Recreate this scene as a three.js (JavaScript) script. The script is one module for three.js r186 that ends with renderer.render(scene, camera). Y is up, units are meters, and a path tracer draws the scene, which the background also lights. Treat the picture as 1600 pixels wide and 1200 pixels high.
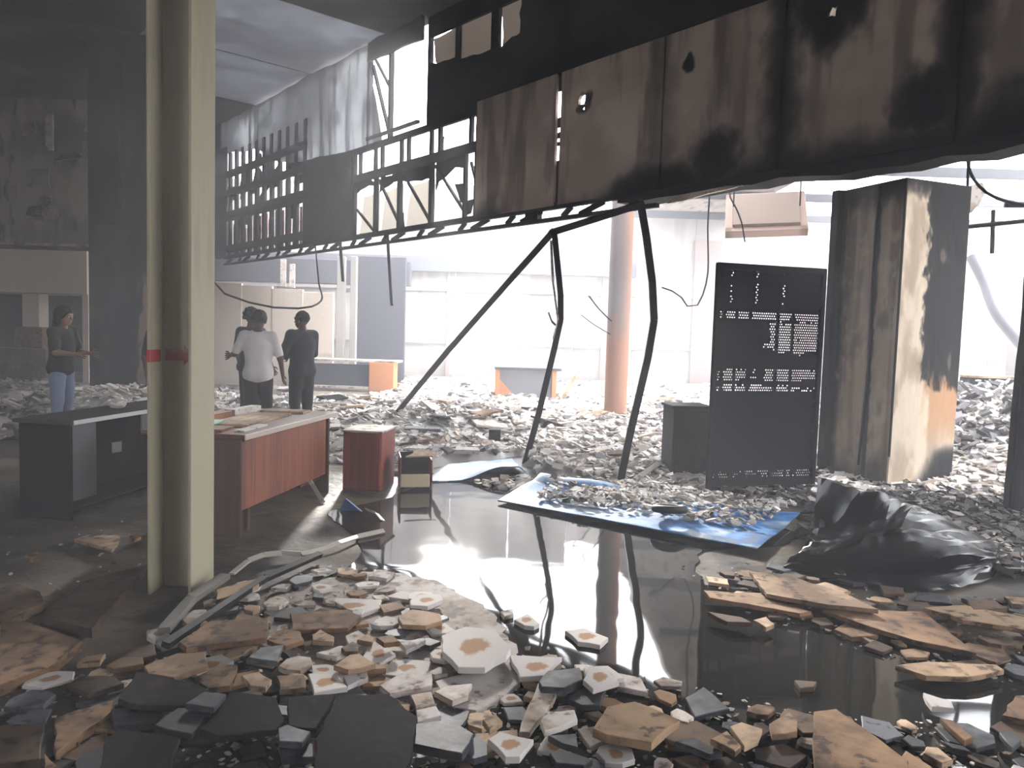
import * as THREE from 'three';
import { RoundedBoxGeometry } from 'three/addons/geometries/RoundedBoxGeometry.js';
import { mergeGeometries, toCreasedNormals } from 'three/addons/utils/BufferGeometryUtils.js';

// ---------------------------------------------------------------- camera, sky, sun, haze, exposure
const FOCAL = 1180, PITCH = 3.88 * Math.PI / 180, ROLL = 0.03, EYE = 1.55;
const scene = new THREE.Scene();
const camera = new THREE.PerspectiveCamera(2 * Math.atan(600 / FOCAL) * 180 / Math.PI, 4 / 3, 0.05, 300);
camera.position.set(0, EYE, 0);
camera.rotation.set(-PITCH, 0, ROLL, 'YXZ');
camera.updateMatrixWorld(true);
const renderer = new THREE.WebGLRenderer({ antialias: true });
renderer.toneMapping = THREE.LinearToneMapping;
renderer.toneMappingExposure = 1.3;
renderer.shadowMap.enabled = true;
const SKY = 11.5;                                           // overcast brightness
scene.fog = new THREE.FogExp2(new THREE.Color(0.93, 0.94, 1.0), 0.02);
const sun = new THREE.DirectionalLight(new THREE.Color(1, 0.96, 0.9), 15);
sun.position.set(-2.07, 9.17, -26.69);                        // low behind the tall opening of the bulkhead
sun.target.position.set(0, 0, 0);
sun.castShadow = true; sun.shadow.radius = 8;
Object.assign(sun.shadow.camera, { left: -30, right: 30, top: 30, bottom: -30, near: 0.5, far: 90 });
sun.name = 'sun';
scene.add(sun, sun.target);

// ---------------------------------------------------------------- helpers
let seedState = 12345;
function rnd() { seedState = (seedState * 1664525 + 1013904223) >>> 0; return seedState / 4294967296; }
function reseed(s) { seedState = s >>> 0; rnd(); rnd(); }
const rr = (a, b) => a + (b - a) * rnd();
const pick = (a) => a[Math.floor(rnd() * a.length)];
const clamp = (x, a = 0, b = 1) => Math.min(b, Math.max(a, x));
const sm = (a, b, x) => { const t = clamp((x - a) / (b - a)); return t * t * (3 - 2 * t); };
const mix = (a, b, t) => a + (b - a) * t;
const mix3 = (a, b, t) => [mix(a[0], b[0], t), mix(a[1], b[1], t), mix(a[2], b[2], t)];
function hash(x, y, s = 0) { let h = (x * 374761393 + y * 668265263 + s * 974634777) | 0; h = Math.imul(h ^ (h >>> 13), 1274126177); return ((h ^ (h >>> 16)) >>> 0) / 4294967296; }
function vnoise(x, y, s = 0) {
  const xi = Math.floor(x), yi = Math.floor(y), fx = x - xi, fy = y - yi, u = fx * fx * (3 - 2 * fx), v = fy * fy * (3 - 2 * fy);
  return mix(mix(hash(xi, yi, s), hash(xi + 1, yi, s), u), mix(hash(xi, yi + 1, s), hash(xi + 1, yi + 1, s), u), v);
}
function fbm(x, y, s = 0, o = 4) { let a = 0.5, t = 0, n = 0; for (let i = 0; i < o; i++) { t += a * vnoise(x, y, s + i * 17); n += a; a *= 0.5; x = x * 2.03 + 1.7; y = y * 2.03 + 3.1; } return t / n; }
function tex(w, h, fn, { srgb = true, mx = 1, my = 1 } = {}) {            // mx, my: metres one copy covers
  const d = new Uint8Array(w * h * 4);
  for (let j = 0; j < h; j++) for (let i = 0; i < w; i++) {
    const c = fn((i + 0.5) / w, (j + 0.5) / h), k = (j * w + i) * 4;
    if (typeof c === 'number') d[k] = d[k + 1] = d[k + 2] = clamp(c, 0, 255);
    else for (let q = 0; q < 3; q++) d[k + q] = clamp(c[q], 0, 255);
    d[k + 3] = 255;
  }
  const t = new THREE.DataTexture(d, w, h, THREE.RGBAFormat);
  t.magFilter = THREE.LinearFilter; t.minFilter = THREE.LinearMipmapLinearFilter; t.generateMipmaps = true;
  t.wrapS = t.wrapT = THREE.MirroredRepeatWrapping; t.repeat.set(1 / mx, 1 / my);
  if (srgb) t.colorSpace = THREE.SRGBColorSpace;
  t.needsUpdate = true;
  return t;
}
function mat(o) { const m = new THREE.MeshPhysicalMaterial({ roughness: 0.85, metalness: 0, side: THREE.DoubleSide, ...o }); return m; }
const used = {};
function numbered(n) { const k = used[n] = (used[n] ?? -1) + 1; return k ? `${n}_${String(k).padStart(3, '0')}` : n; }
function shadows(o) { o.castShadow = o.receiveShadow = true; return o; }
function mesh(name, geo, m, parent = scene) {
  const o = shadows(new THREE.Mesh(Array.isArray(geo) ? join(geo) : geo, m));
  o.name = parent === scene ? numbered(name) : name;
  parent.add(o);
  return o;
}
function tag(o, label, category, group, kind) {
  o.userData = { label, category };
  if (group) o.userData.group = group;
  if (kind) o.userData.kind = kind;
  return o;
}
function thing(name, label, category, pos = [0, 0, 0], turn = 0, group) {
  const o = new THREE.Group(); o.name = numbered(name); scene.add(o);
  o.position.set(...pos); o.rotation.y = turn;
  return tag(o, label, category, group, 'thing');
}
function struct(name, pos = [0, 0, 0], turn = 0) {
  const o = new THREE.Group(); o.name = numbered(name); scene.add(o); o.position.set(...pos); o.rotation.y = turn;
  o.userData = { kind: 'structure' };
  return o;
}
function structMesh(name, geo, m, label) { const o = mesh(name, geo, m); o.userData = { kind: 'structure' }; if (label) o.userData.label = label; return o; }
// metre uv from the dominant normal axis
function muv(g, ou = 0, ov = 0) {
  const p = g.attributes.position, n = g.attributes.normal, uv = new Float32Array(p.count * 2);
  for (let i = 0; i < p.count; i++) {
    const ax = Math.abs(n.getX(i)), ay = Math.abs(n.getY(i)), az = Math.abs(n.getZ(i));
    const [a, b] = ay > ax && ay > az ? [p.getX(i), p.getZ(i)] : ax > az ? [p.getZ(i), p.getY(i)] : [p.getX(i), p.getY(i)];
    uv[2 * i] = a + ou; uv[2 * i + 1] = b + ov;
  }
  g.setAttribute('uv', new THREE.BufferAttribute(uv, 2));
  return g;
}
function box(w, h, d, x = 0, y = 0, z = 0, r = 0.008) {      // centre at x, y, z
  const rad = Math.min(r, w / 2.2, h / 2.2, d / 2.2);
  const g = rad > 0.0005 ? new RoundedBoxGeometry(w, h, d, 1, rad) : new THREE.BoxGeometry(w, h, d);
  g.translate(x, y, z);
  return muv(g);
}
function join(list) {
  const l = list.map((g) => { const q = g.index ? g.toNonIndexed() : g; for (const k of Object.keys(q.attributes)) if (!['position', 'normal', 'uv'].includes(k)) q.deleteAttribute(k); return q; });
  return l.length === 1 ? l[0] : mergeGeometries(l);
}
const V = (x, y, z) => new THREE.Vector3(x, y, z);
function bar(a, b, w, d = w, twist = 0) {                    // rectangular bar between two points
  const A = V(...a), B = V(...b), L = A.distanceTo(B);
  const g = new THREE.BoxGeometry(w, L, d); muv(g); if (twist) g.rotateY(twist);
  g.applyQuaternion(new THREE.Quaternion().setFromUnitVectors(V(0, 1, 0), B.clone().sub(A).normalize()));
  g.translate((a[0] + b[0]) / 2, (a[1] + b[1]) / 2, (a[2] + b[2]) / 2);
  return g;
}
function tube(pts, r, seg = 24, rs = 6) { return new THREE.TubeGeometry(new THREE.CatmullRomCurve3(pts.map((p) => V(...p))), seg, r, rs, false); }
function cyl(r0, r1, h, x, y, z, n = 24) { const g = new THREE.CylinderGeometry(r0, r1, h, n, 1); g.translate(x, y, z); return muv(g); }
// extruded outline in the x, y plane, from z to z + t, holes allowed
function plate(pts, t, z = 0, holes = []) {
  const s = new THREE.Shape(pts.map(([x, y]) => new THREE.Vector2(x, y)));
  for (const h of holes) s.holes.push(new THREE.Path(h.map(([x, y]) => new THREE.Vector2(x, y))));
  const g = new THREE.ExtrudeGeometry(s, { depth: t, bevelEnabled: false }); g.translate(0, 0, z);
  return muv(g);
}
// ragged edge: the outline with extra, jittered points
function ragged(pts, step, amp, closed = true) {
  const out = [];
  for (let i = 0; i < pts.length - (closed ? 0 : 1); i++) {
    const a = pts[i], b = pts[(i + 1) % pts.length], L = Math.hypot(b[0] - a[0], b[1] - a[1]), n = Math.max(1, Math.round(L / step));
    const nx = -(b[1] - a[1]) / L, ny = (b[0] - a[0]) / L;
    for (let k = 0; k < n; k++) { const t = k / n, j = k ? rr(-amp, amp) : rr(-amp, amp) * 0.4; out.push([mix(a[0], b[0], t) + nx * j, mix(a[1], b[1], t) + ny * j]); }
  }
  if (!closed) out.push(pts[pts.length - 1]);
  return out;
}
// sight lines, used to read places off the photograph
function ray(px, py) { return V((px - 800) / FOCAL, (600 - py) / FOCAL, -1).applyEuler(camera.rotation); }
function ground(px, py, h = 0) { const r = ray(px, py), t = (h - EYE) / r.y; return [r.x * t, h, r.z * t]; }
function at(px, py, d) { const r = ray(px, py), t = d / -r.z; return [r.x * t, EYE + r.y * t, r.z * t]; }

// ---------------------------------------------------------------- sky texture: overcast, brighter towards the sun
{
  const w = 256, h = 128, d = new Float32Array(w * h * 4), sd = V(...sun.position.toArray()).normalize();
  for (let j = 0; j < h; j++) for (let i = 0; i < w; i++) {
    const el = ((j + 0.5) / h - 0.5) * Math.PI, az = ((i + 0.5) / w - 0.5) * 2 * Math.PI;
    const dir = V(Math.cos(el) * Math.cos(az), Math.sin(el), Math.cos(el) * Math.sin(az));
    const c = 0.9 + 0.2 * fbm(dir.x * 2.2 + 5, dir.z * 2.2 + dir.y * 2 + 9, 3), up = clamp(dir.y);
    const glow = 0.5 * Math.pow(clamp(dir.dot(sd)), 6), base = c * (0.85 + 0.2 * up) + glow, k = (j * w + i) * 4;
    d[k] = base * 0.97; d[k + 1] = base * 0.99; d[k + 2] = base * 1.03; d[k + 3] = 1;
  }
  const t = new THREE.DataTexture(d, w, h, THREE.RGBAFormat, THREE.FloatType);
  t.mapping = THREE.EquirectangularReflectionMapping; t.magFilter = t.minFilter = THREE.LinearFilter; t.needsUpdate = true;
  scene.background = t; scene.backgroundIntensity = SKY;
}

// ---------------------------------------------------------------- materials
const mottled = (base, dark, s, o = 4, k0 = 0.35, k1 = 0.75, seed = 1, grain = 14) => (u, v) => {
  const n = sm(k0, k1, fbm(u * s, v * s, seed, o)), g = (hash(Math.floor(u * 512), Math.floor(v * 512), seed + 5) - 0.5) * grain;
  return mix3(base, dark, n).map((c) => c + g);
};
const stained = (base, mid, dark, seed) => (u, v) => {
  const a = fbm(u * 5, v * 5, seed, 5), b = fbm(u * 22, v * 22, seed + 3, 4), c = fbm(u * 9 + 3, v * 3, seed + 7, 4), g = (hash(Math.floor(u * 512), Math.floor(v * 512), seed + 5) - 0.5) * 20;
  let k = mix3(base, mid, sm(0.35, 0.65, a * 0.7 + b * 0.3)); k = mix3(k, dark, sm(0.56, 0.72, c * 0.6 + b * 0.4) * 0.75); k = mix3(k, dark, sm(0.66, 0.74, b) * 0.6);
  return k.map((x) => x + g);
};
const T = {
  soot: tex(256, 256, mottled([62, 58, 56], [22, 21, 22], 5), { mx: 4, my: 4 }),
  ceiling: tex(512, 512, (u, v) => { const n = fbm(u * 4, v * 9, 31, 5), m = fbm(u * 14, v * 14, 7, 3); const c = mix3([104, 102, 102], [30, 30, 33], sm(0.3, 0.66, n * 0.75 + m * 0.25)); return c; }, { mx: 12, my: 12 }),
  floor: tex(1024, 1024, (u, v) => {
    const a = fbm(u * 7, v * 7, 41, 6), b = fbm(u * 30, v * 30, 42, 4), c = fbm(u * 3, v * 3, 47, 3);
    let col = mix3([128, 114, 96], [62, 55, 48], sm(0.3, 0.68, a)); col = mix3(col, [34, 32, 31], sm(0.55, 0.75, b) * 0.7); col = mix3(col, [126, 116, 100], sm(0.6, 0.8, c) * sm(0.4, 0.6, b) * 0.6);
    const g = (hash(Math.floor(u * 1024), Math.floor(v * 1024), 4) - 0.5) * 16; return col.map((x) => x + g);
  }, { mx: 9, my: 9 }),
  floorRough: tex(512, 512, (u, v) => mix(120, 245, sm(0.3, 0.62, fbm(u * 6, v * 6, 43, 4))), { srgb: false, mx: 9, my: 9 }),
  bumps: tex(256, 256, (u, v) => 255 * fbm(u * 18, v * 18, 51, 5), { srgb: false, mx: 1.2, my: 1.2 }),
  tan: tex(512, 512, stained([192, 166, 138], [138, 114, 92], [70, 58, 48], 61), { mx: 1.2, my: 1.2 }),
  pale: tex(512, 512, stained([208, 202, 196], [160, 142, 126], [92, 82, 74], 62), { mx: 1.1, my: 1.1 }),
  slate: tex(512, 512, stained([88, 90, 97], [48, 49, 55], [26, 26, 29], 63), { mx: 1, my: 1 }),
  char: tex(512, 512, stained([32, 29, 29], [13, 12, 13], [56, 46, 40], 64), { mx: 1.1, my: 1.1 }),
  veneer: tex(256, 256, (u, v) => { const w = fbm(u * 40, v * 2.2, 71, 4), q = fbm(u * 6, v * 1, 72, 2); return mix3([142, 84, 62], [104, 58, 44], sm(0.3, 0.75, w * 0.6 + q * 0.4)); }, { mx: 1, my: 1 }),
  plaster: tex(512, 512, (u, v) => { const n = fbm(u * 6, v * 4, 81, 5), m = fbm(u * 20, v * 6, 82, 4); return mix3(mix3([176, 164, 150], [120, 108, 98], sm(0.35, 0.7, n)), [58, 52, 50], sm(0.55, 0.8, m)); }, { mx: 5, my: 5 }),
};
const M = {
  ceiling: mat({ map: T.ceiling, roughness: 0.95 }),
  floor: mat({ map: T.floor, specularIntensity: 0.5, roughnessMap: T.floorRough, roughness: 1, bumpMap: T.bumps, bumpScale: 0.006 }),
  soot: mat({ map: T.soot, roughness: 0.95, specularIntensity: 0.25, bumpMap: T.bumps, bumpScale: 0.004 }),
  black: mat({ color: 0x0e0e12, roughness: 0.8, specularIntensity: 0.25 }),
  steel: mat({ color: 0x1c1b1d, roughness: 0.7, specularIntensity: 0.4 }),
  tan: mat({ map: T.tan, roughness: 0.85, specularIntensity: 0.5, bumpMap: T.bumps, bumpScale: 0.003 }),
  pale: mat({ map: T.pale, roughness: 0.85, specularIntensity: 0.4, bumpMap: T.bumps, bumpScale: 0.003 }),
  slate: mat({ map: T.slate, roughness: 0.65, specularIntensity: 0.5, bumpMap: T.bumps, bumpScale: 0.003 }),
  char: mat({ map: T.char, roughness: 0.95, specularIntensity: 0.25, bumpMap: T.bumps, bumpScale: 0.004 }),
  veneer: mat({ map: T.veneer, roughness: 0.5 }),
  veneerShaded: mat({ map: T.veneer, color: 0x9a8880, roughness: 0.5 }),  // shade of the backlit desk parts put into the veneer colour
  plaster: mat({ map: T.plaster, roughness: 0.9, bumpMap: T.bumps, bumpScale: 0.004 }),
  ash: mat({ color: 0xcfc8c0, roughness: 0.9 }),
};
// ---------------------------------------------------------------- setting: floor, ceiling, outer walls
const FD = [-0.648, -0.7616], FP = [3.05, -8.7], FTURN = Math.atan2(-0.7616, 0.648);   // the bulkhead line: direction into the distance, start, turn
const onLine = (s, out = 0) => [FP[0] + FD[0] * s - 0.7616 * out, FP[1] + FD[1] * s + 0.648 * out];
{
  structMesh('floor', muv(new THREE.BoxGeometry(44, 0.3, 42).translate(-2, -0.15, -12)), M.floor);
  const gr = structMesh('ground', muv(new THREE.BoxGeometry(160, 0.2, 160).translate(0, -0.42, 0)), mat({ color: 0xb4a48e, roughness: 0.95 }));
  // ceiling of the front hall only: the roof of the back hall has burnt away
  const a = onLine(-9.2, -0.4), b = onLine(24.5, -0.4), c0 = onLine(9, -0.4), c1 = onLine(9, 3.6), c2 = onLine(16, 3.6), c3 = onLine(16, -0.4);
  const slab = (poly, t, y) => { const g = new THREE.ExtrudeGeometry(new THREE.Shape(poly.map(([x, z]) => new THREE.Vector2(x, -z))), { depth: t, bevelEnabled: false }); g.rotateX(-Math.PI / 2); g.translate(0, y, 0); return muv(g); };
  const ceil = structMesh('ceiling', slab([[a[0], a[1]], c0, c1, c2, c3, [b[0], b[1]], [-17.5, b[1]], [-17.5, 7], [a[0], 7]], 0.3, 7.45), M.ceiling);
  // translucent roof sheets added beside the bulkhead for their glow
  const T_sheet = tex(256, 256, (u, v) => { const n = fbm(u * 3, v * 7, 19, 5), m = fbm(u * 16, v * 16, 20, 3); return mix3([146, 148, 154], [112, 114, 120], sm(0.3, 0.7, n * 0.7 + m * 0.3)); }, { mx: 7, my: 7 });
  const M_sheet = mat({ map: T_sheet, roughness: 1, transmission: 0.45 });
  for (let k = 0; k < 4; k++) { const s0 = 9 + k * 1.75, s1 = s0 + 1.78; mesh('added_roof_glow', slab([onLine(s0, -0.4), onLine(s0, 3.62), onLine(s1, 3.62), onLine(s1, -0.4)], 0.02, 7.5 + 0.015 * (k % 2)), M_sheet, ceil); }
  // outer walls, thick, with openings added for light, unseen, right of and behind the camera
  const X = a[0] + 0.2, wall = (name, boxes, m = M.plaster) => structMesh(name, boxes.map((q) => muv(new THREE.BoxGeometry(q[0], q[1], q[2]).translate(q[3], q[4], q[5]))), m);
  wall('wall_right', [[0.4, 7.6, 0.8, X, 3.8, a[1] + 0.2], [0.4, 7.6, 3.2, X, 3.8, 5.6], [0.4, 1.3, 8.6, X, 6.95, 2.5]]);
  wall('wall_front', [[3.6, 7.6, 0.4, -15.8, 3.8, 7.2], [17.8, 7.6, 0.4, 0.5, 3.8, 7.2], [6, 1.6, 0.4, -11.2, 6.8, 7.2]]);
  wall('wall_left', [[0.4, 7.6, 36, -17.6, 3.8, -11]]);
}
// ---------------------------------------------------------------- the burnt bulkhead that divides the two halls
// local axes: x towards the viewer's right along the line, y up, z out towards the front hall
const bulk = struct('wall_bulkhead', [FP[0], 0, FP[1]], FTURN);
const T_clad = tex(1024, 256, (u, v) => {                    // u: s = -9.4 .. 6.2, v: 3.4 .. 5.5 m
  const s = -9.4 + u * 15.6, y = 3.4 + v * 2.1, n = fbm(s * 1.3, y * 1.5, 11, 5), f = fbm(s * 7, y * 5, 12, 4);
  let c = mix3([204, 188, 174], [164, 150, 138], sm(0.3, 0.7, n));
  c = mix3(c, [96, 88, 82], sm(0.5, 0.75, fbm(s * 5, y * 0.7, 15, 4)) * 0.6);
  let k = sm(4.05, 3.5, y + (n - 0.5) * 0.9 + sm(1.5, 4, s) * 0.35) * 0.96;          // soot licking up from the lower edge
  for (const j of [1.83, 0.13, -1.72, -3.6, -5.5]) k = Math.max(k, sm(0.34, 0.02, Math.abs(s - j + (f - 0.5) * 0.2)) * (j > 1 ? 0.35 : 0.85) * sm(0.2, 0.6, n + 0.2));
  for (const [hs, hy, r] of [[3.3, 4.95, 0.16], [-0.42, 5.15, 0.62], [-1.45, 3.95, 0.5], [1.46, 5.0, 0.12], [-2.6, 5.3, 0.7], [1.0, 3.75, 0.5]]) k = Math.max(k, sm(r, r * 0.35, Math.hypot(s - hs, y - hy) + (f - 0.5) * 0.3) * 0.92);
  c = mix3(c, [16, 15, 17], k); const g = (hash(Math.floor(u * 1024), Math.floor(v * 256), 3) - 0.5) * 8;
  return c.map((x) => x + g);
});
const M_clad = mat({ map: T_clad, roughness: 0.9, specularIntensity: 0.4, bumpMap: T.bumps, bumpScale: 0.004 });
function cladUV(g) { const p = g.attributes.position, uv = g.attributes.uv; for (let i = 0; i < p.count; i++) uv.setXY(i, clamp((-p.getX(i) + 9.4) / 15.6, 0.001, 0.999), clamp((p.getY(i) - 3.4) / 2.1, 0.001, 0.999)); return g; }
{
  reseed(5);
  const hole = (s, y, r) => ragged([[-s - r, y - r * 0.8], [-s + r * 0.6, y - r], [-s + r, y + r * 0.7], [-s - r * 0.5, y + r]].reverse(), r, r * 0.3);
  const panel = (s0, s1, y0 = 3.5, y1 = 5.45, holes = []) => mesh('cladding_panel', cladUV(plate(ragged([[-s1, y0], [-s0, y0], [-s0, y1], [-s1, y1]], 0.5, 0.008), 0.05, -0.05 + rr(-0.008, 0.008), holes)), M_clad, bulk);
  panel(3.87, 5.83); panel(1.845, 3.77, 3.5, 5.45, [hole(3.33, 4.96, 0.07), hole(3.3, 4.85, 0.045)]); panel(0.15, 1.815); panel(-1.7, 0.1, 3.5, 5.45, [hole(-0.42, 5.1, 0.06)]);
  panel(-3.58, -1.75, 3.5, 5.45, [hole(-1.9, 4.0, 0.06)].slice(1)); panel(-5.48, -3.62); panel(-7.4, -5.52); panel(-9.4, -7.43);
  for (const j of [1.83, 0.125, -1.725, -3.6, -5.5, -7.415]) mesh('joint_cover', box(0.2, 1.95, 0.03, -j, 4.475, -0.09, 0.004), M.char, bulk);
  for (const [y0, y1] of [[5.21, 5.45], [4.67, 4.82], [4.51, 4.6], [4.4, 4.46], [3.5, 4.18]]) mesh('charred_strip', box(0.14, y1 - y0, 0.03, -3.825, (y0 + y1) / 2, -0.07, 0.004), M.char, bulk);
  // soot-black upper wall, set back, with the torn window row and the tall opening
  const up = [[-5, 5.42], [9.4, 5.42], [9.4, 7.46], [-5, 7.46]];
  mesh('upper_cladding', plate(up, 0.08, -0.3), M.soot, bulk);
  mesh('ledge', box(15.3, 0.06, 0.34, 1.75, 5.45, -0.19), M.soot, bulk);
  mesh('upper_cladding', plate([...ragged([[-7.72, 5.42], [-5, 5.42], [-5, 6.45]], 0.4, 0.01, false), ...ragged([[-5, 6.46], [-5.25, 6.42], [-5.56, 6.33], [-5.6, 6.42], [-5.95, 6.36], [-6.5, 6.42], [-6.85, 6.5], [-7.4, 6.52], [-7.72, 6.62]], 0.16, 0.035, false)], 0.06, -0.29), M.soot, bulk);
  mesh('upper_cladding', plate([[-7.72, 7.08], [-5, 7.0], [-5, 7.46], [-7.72, 7.46]], 0.06, -0.29), M.soot, bulk);
  mesh('upper_cladding', plate(ragged([[-5.1, 6.4], [-4.9, 6.4], [-4.9, 7.05], [-5.1, 7.05]], 0.12, 0.05), 0.02, -0.3), M.soot, bulk);
  for (const s of [5.75, 6.85, 7.74]) mesh('stud', box(s < 6 ? 0.2 : 0.09, 2.1, 0.08, -s, 6.42, -0.3, 0.004), M.steel, bulk);
  // torn sheets still hanging in the upper windows
  const M_beige = mat({ color: 0xa8a098, roughness: 1, transmission: 0.28 });
  for (const P of [[[-7.72, 7.1], [-6.8, 7.1], [-6.8, 6.5], [-7.5, 6.5], [-7.66, 6.66]], [[-6.82, 7.1], [-5.8, 7.1], [-5.8, 6.4], [-6.3, 6.4], [-6.8, 6.5]], [[-5.7, 7.1], [-4.98, 7.1], [-5.02, 6.5], [-5.5, 6.36], [-5.64, 6.4]]]) mesh('torn_sheet', plate(ragged(P, 0.2, 0.03), 0.008, -0.36), M_beige, bulk);
  const T_addedSheet = tex(256, 128, (u, v) => { const n = fbm(u * 6, v * 3, 17, 5), st = fbm(u * 40, v * 2, 18, 3); return mix3(mix3([176, 178, 180], [120, 122, 126], sm(0.3, 0.7, n)), [92, 92, 96], sm(0.5, 0.8, st) * 0.7); }, { mx: 9, my: 4 });
  const M_addedSheet = mat({ map: T_addedSheet, roughness: 1, transmission: 0.65 });
  // translucent sheet added for its glow left of the tall opening, solid wall beyond, then the ruined lattice in the distance
  mesh('upper_cladding', plate(ragged([[-18.4, 6.6], [-15.6, 6.25], [-14.4, 5.75], [-12.6, 5.5], [-9.7, 5.35], [-9.15, 5.4], [-9.75, 7.2], [-9.75, 7.46], [-18.4, 7.46]], 0.5, 0.04), 0.02, -0.1), M_addedSheet, bulk).name = 'added_glow_sheet';
  mesh('upper_cladding', plate([[-25, 6.6], [-18.4, 6.6], [-18.4, 7.46], [-25, 7.46]], 0.06, -0.1), M.soot, bulk);
  mesh('upper_cladding', plate([[-25, 3.5], [-17.9, 3.5], [-17.9, 6.7], [-25, 6.7]], 0.06, -0.1), M.soot, bulk);
  mesh('upper_cladding', plate(ragged([[-9.75, 7.1], [-7.7, 7.0], [-7.7, 7.46], [-9.75, 7.46]], 0.4, 0.05), 0.06, -0.12), M.soot, bulk);
  mesh('cladding_panel', plate(ragged([[-12.6, 3.5], [-10.22, 3.5], [-10.22, 5.36], [-12.6, 5.5]], 0.4, 0.015), 0.05, -0.05), M.soot, bulk);
  for (const s of [8.88, 9.72]) mesh('stud', box(0.09, 2.1, 0.09, -s, 6.35, -0.13, 0.004), M.steel, bulk);
  mesh('brace', bar([-9.6, 7.0, -0.12], [-8.9, 5.5, -0.12], 0.06), M.steel, bulk); mesh('brace', bar([-9.55, 7.1, -0.16], [-8.95, 6.4, -0.16], 0.05), M.steel, bulk);
  // window lattice: rails, studs, braces
  const rail = (s0, s1, y, w, z = -0.06) => mesh('rail', box(s1 - s0, w, 0.08, -(s0 + s1) / 2, y, z, 0.006), M.steel, bulk);
  rail(5.83, 18, 5.31, 0.12); rail(5.83, 18, 4.73, 0.17); rail(2.1, 18, 3.5, 0.1); rail(1.9, 18, 3.3, 0.06);
  rail(7.75, 9.7, 5.5, 0.06);
  for (const s of [5.86, 6.06, 7.0, 7.28, 8.06, 8.32, 9.05, 9.32, 9.95, 10.18]) mesh('stud', box(0.075, 0.52, 0.07, -s, 5.02, -0.06, 0.006), M.steel, bulk);
  for (const s of [5.86, 6.2, 7.25, 8.36, 9.28, 10.2]) mesh('stud', box(s === 6.2 ? 0.06 : 0.1, 1.2, 0.08, -s, 4.1, -0.06, 0.006), M.steel, bulk);
  for (const [s0, y0, s1, y1] of [[7.2, 4.6, 6.2, 3.6], [6.1, 4.5, 5.88, 4.0], [9.25, 4.62, 8.35, 3.55], [8.3, 4.6, 7.3, 3.55], [10.15, 4.1, 9.3, 3.5]]) mesh('brace', bar([-s0, y0, -0.1], [-s1, y1, -0.1], 0.045), M.steel, bulk);
  for (let k = 0; k < 24; k++) { const s = 2.2 + k * 0.66; mesh('truss_web', bar([-s, 3.46, -0.06], [-s - (k % 2 ? 0.5 : 0.2), 3.32, -0.06], 0.09, 0.03), M.steel, bulk); }
  mesh('truss_bracket', box(0.3, 0.2, 0.1, -4.4, 3.42, -0.08), M.steel, bulk);
  // scorched remnants hanging in the lattice
  for (const [pts] of [
    [[[-9.2, 4.68], [-8.4, 4.66], [-7.3, 4.7], [-7.35, 4.4], [-8.2, 4.42], [-8.7, 4.5], [-9.25, 4.36]]], [[[-7.2, 4.7], [-6.25, 4.7], [-6.25, 4.42], [-6.6, 4.48], [-7.1, 4.3], [-7.2, 4.15]]],
    [[[-6.6, 4.2], [-6.25, 4.15], [-6.2, 3.75], [-6.42, 3.85], [-6.5, 4.0]]], [[[-6.3, 3.8], [-6.02, 3.86], [-6.1, 3.62], [-6.25, 3.6]]], [[[-10.2, 4.66], [-9.6, 4.66], [-9.3, 4.5], [-9.7, 4.55], [-10.2, 4.45]]],
    [[[-8.5, 3.9], [-8.3, 3.85], [-8.25, 3.55], [-8.55, 3.55]]], [[[-7.05, 5.1], [-6.98, 5.1], [-6.98, 4.82], [-7.15, 4.82]]],
  ]) mesh('torn_cladding', plate(ragged(pts, 0.18, 0.03), 0.015, -0.13), M.char, bulk);
  for (const [a, b] of [[8.4, 9.25], [7.3, 8.3], [9.3, 10.15]]) mesh('torn_sheet', plate(ragged([[-b, 3.56], [-a, 3.56], [-a, 4.4], [-b + 0.2, 4.35]], 0.2, 0.02), 0.006, -0.17), mat({ color: 0xd8d4ce, roughness: 0.9, transmission: 0.5 }), bulk);
  // far lattice with broken panes and slats
  for (let k = 0; k <= 10; k++) mesh('stud', box(0.16, 3, 0.08, -(12.7 + k * 0.5), 5, -0.1, 0.006), M.steel, bulk);
  for (const y of [5.35, 4.65, 3.75, 5.9]) rail(12.6, 18, y, 0.2, -0.1);
  for (let k = 0; k < 26; k++) { const s = 12.75 + rr(0, 5), y = pick([3.7, 4.3, 4.7, 5.1, 5.4, 5.8]); mesh('torn_cladding', plate(ragged([[-s - rr(0.15, 0.4), y], [-s + rr(0.1, 0.3), y + rr(-0.1, 0.1)], [-s + rr(0.05, 0.3), y + rr(0.2, 0.6)], [-s - rr(0.1, 0.3), y + rr(0.2, 0.5)]], 0.15, 0.05), 0.015, -0.16), M.char, bulk); }
  const M_slat = mat({ map: T.pale, color: 0xc8a8a0, roughness: 0.9 });
  for (let k = 0; k < 24; k++) { const s = 12.8 + k * 0.215, h = 0.7 + 0.5 * rnd(); mesh('slat', box(0.13, h, 0.02, -s, 3.55 + h / 2, -0.24, 0.003), M_slat, bulk); }
  // sooty soffit boards along the lower edge at the right
  mesh('soffit_board', plate(ragged([[-2.6, 3.4], [9.4, 3.34], [9.4, 3.58], [-2.6, 3.53]], 0.35, 0.035), 0.36, -0.4), mat({ map: T.char, color: 0x777777, roughness: 0.9 }), bulk);
  mesh('torn_cladding', plate(ragged([[-1.75, 3.3], [0.1, 3.47], [0.1, 3.53], [-1.4, 3.45]], 0.3, 0.015), 0.05, -0.1), M.pale, bulk);
}

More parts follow.
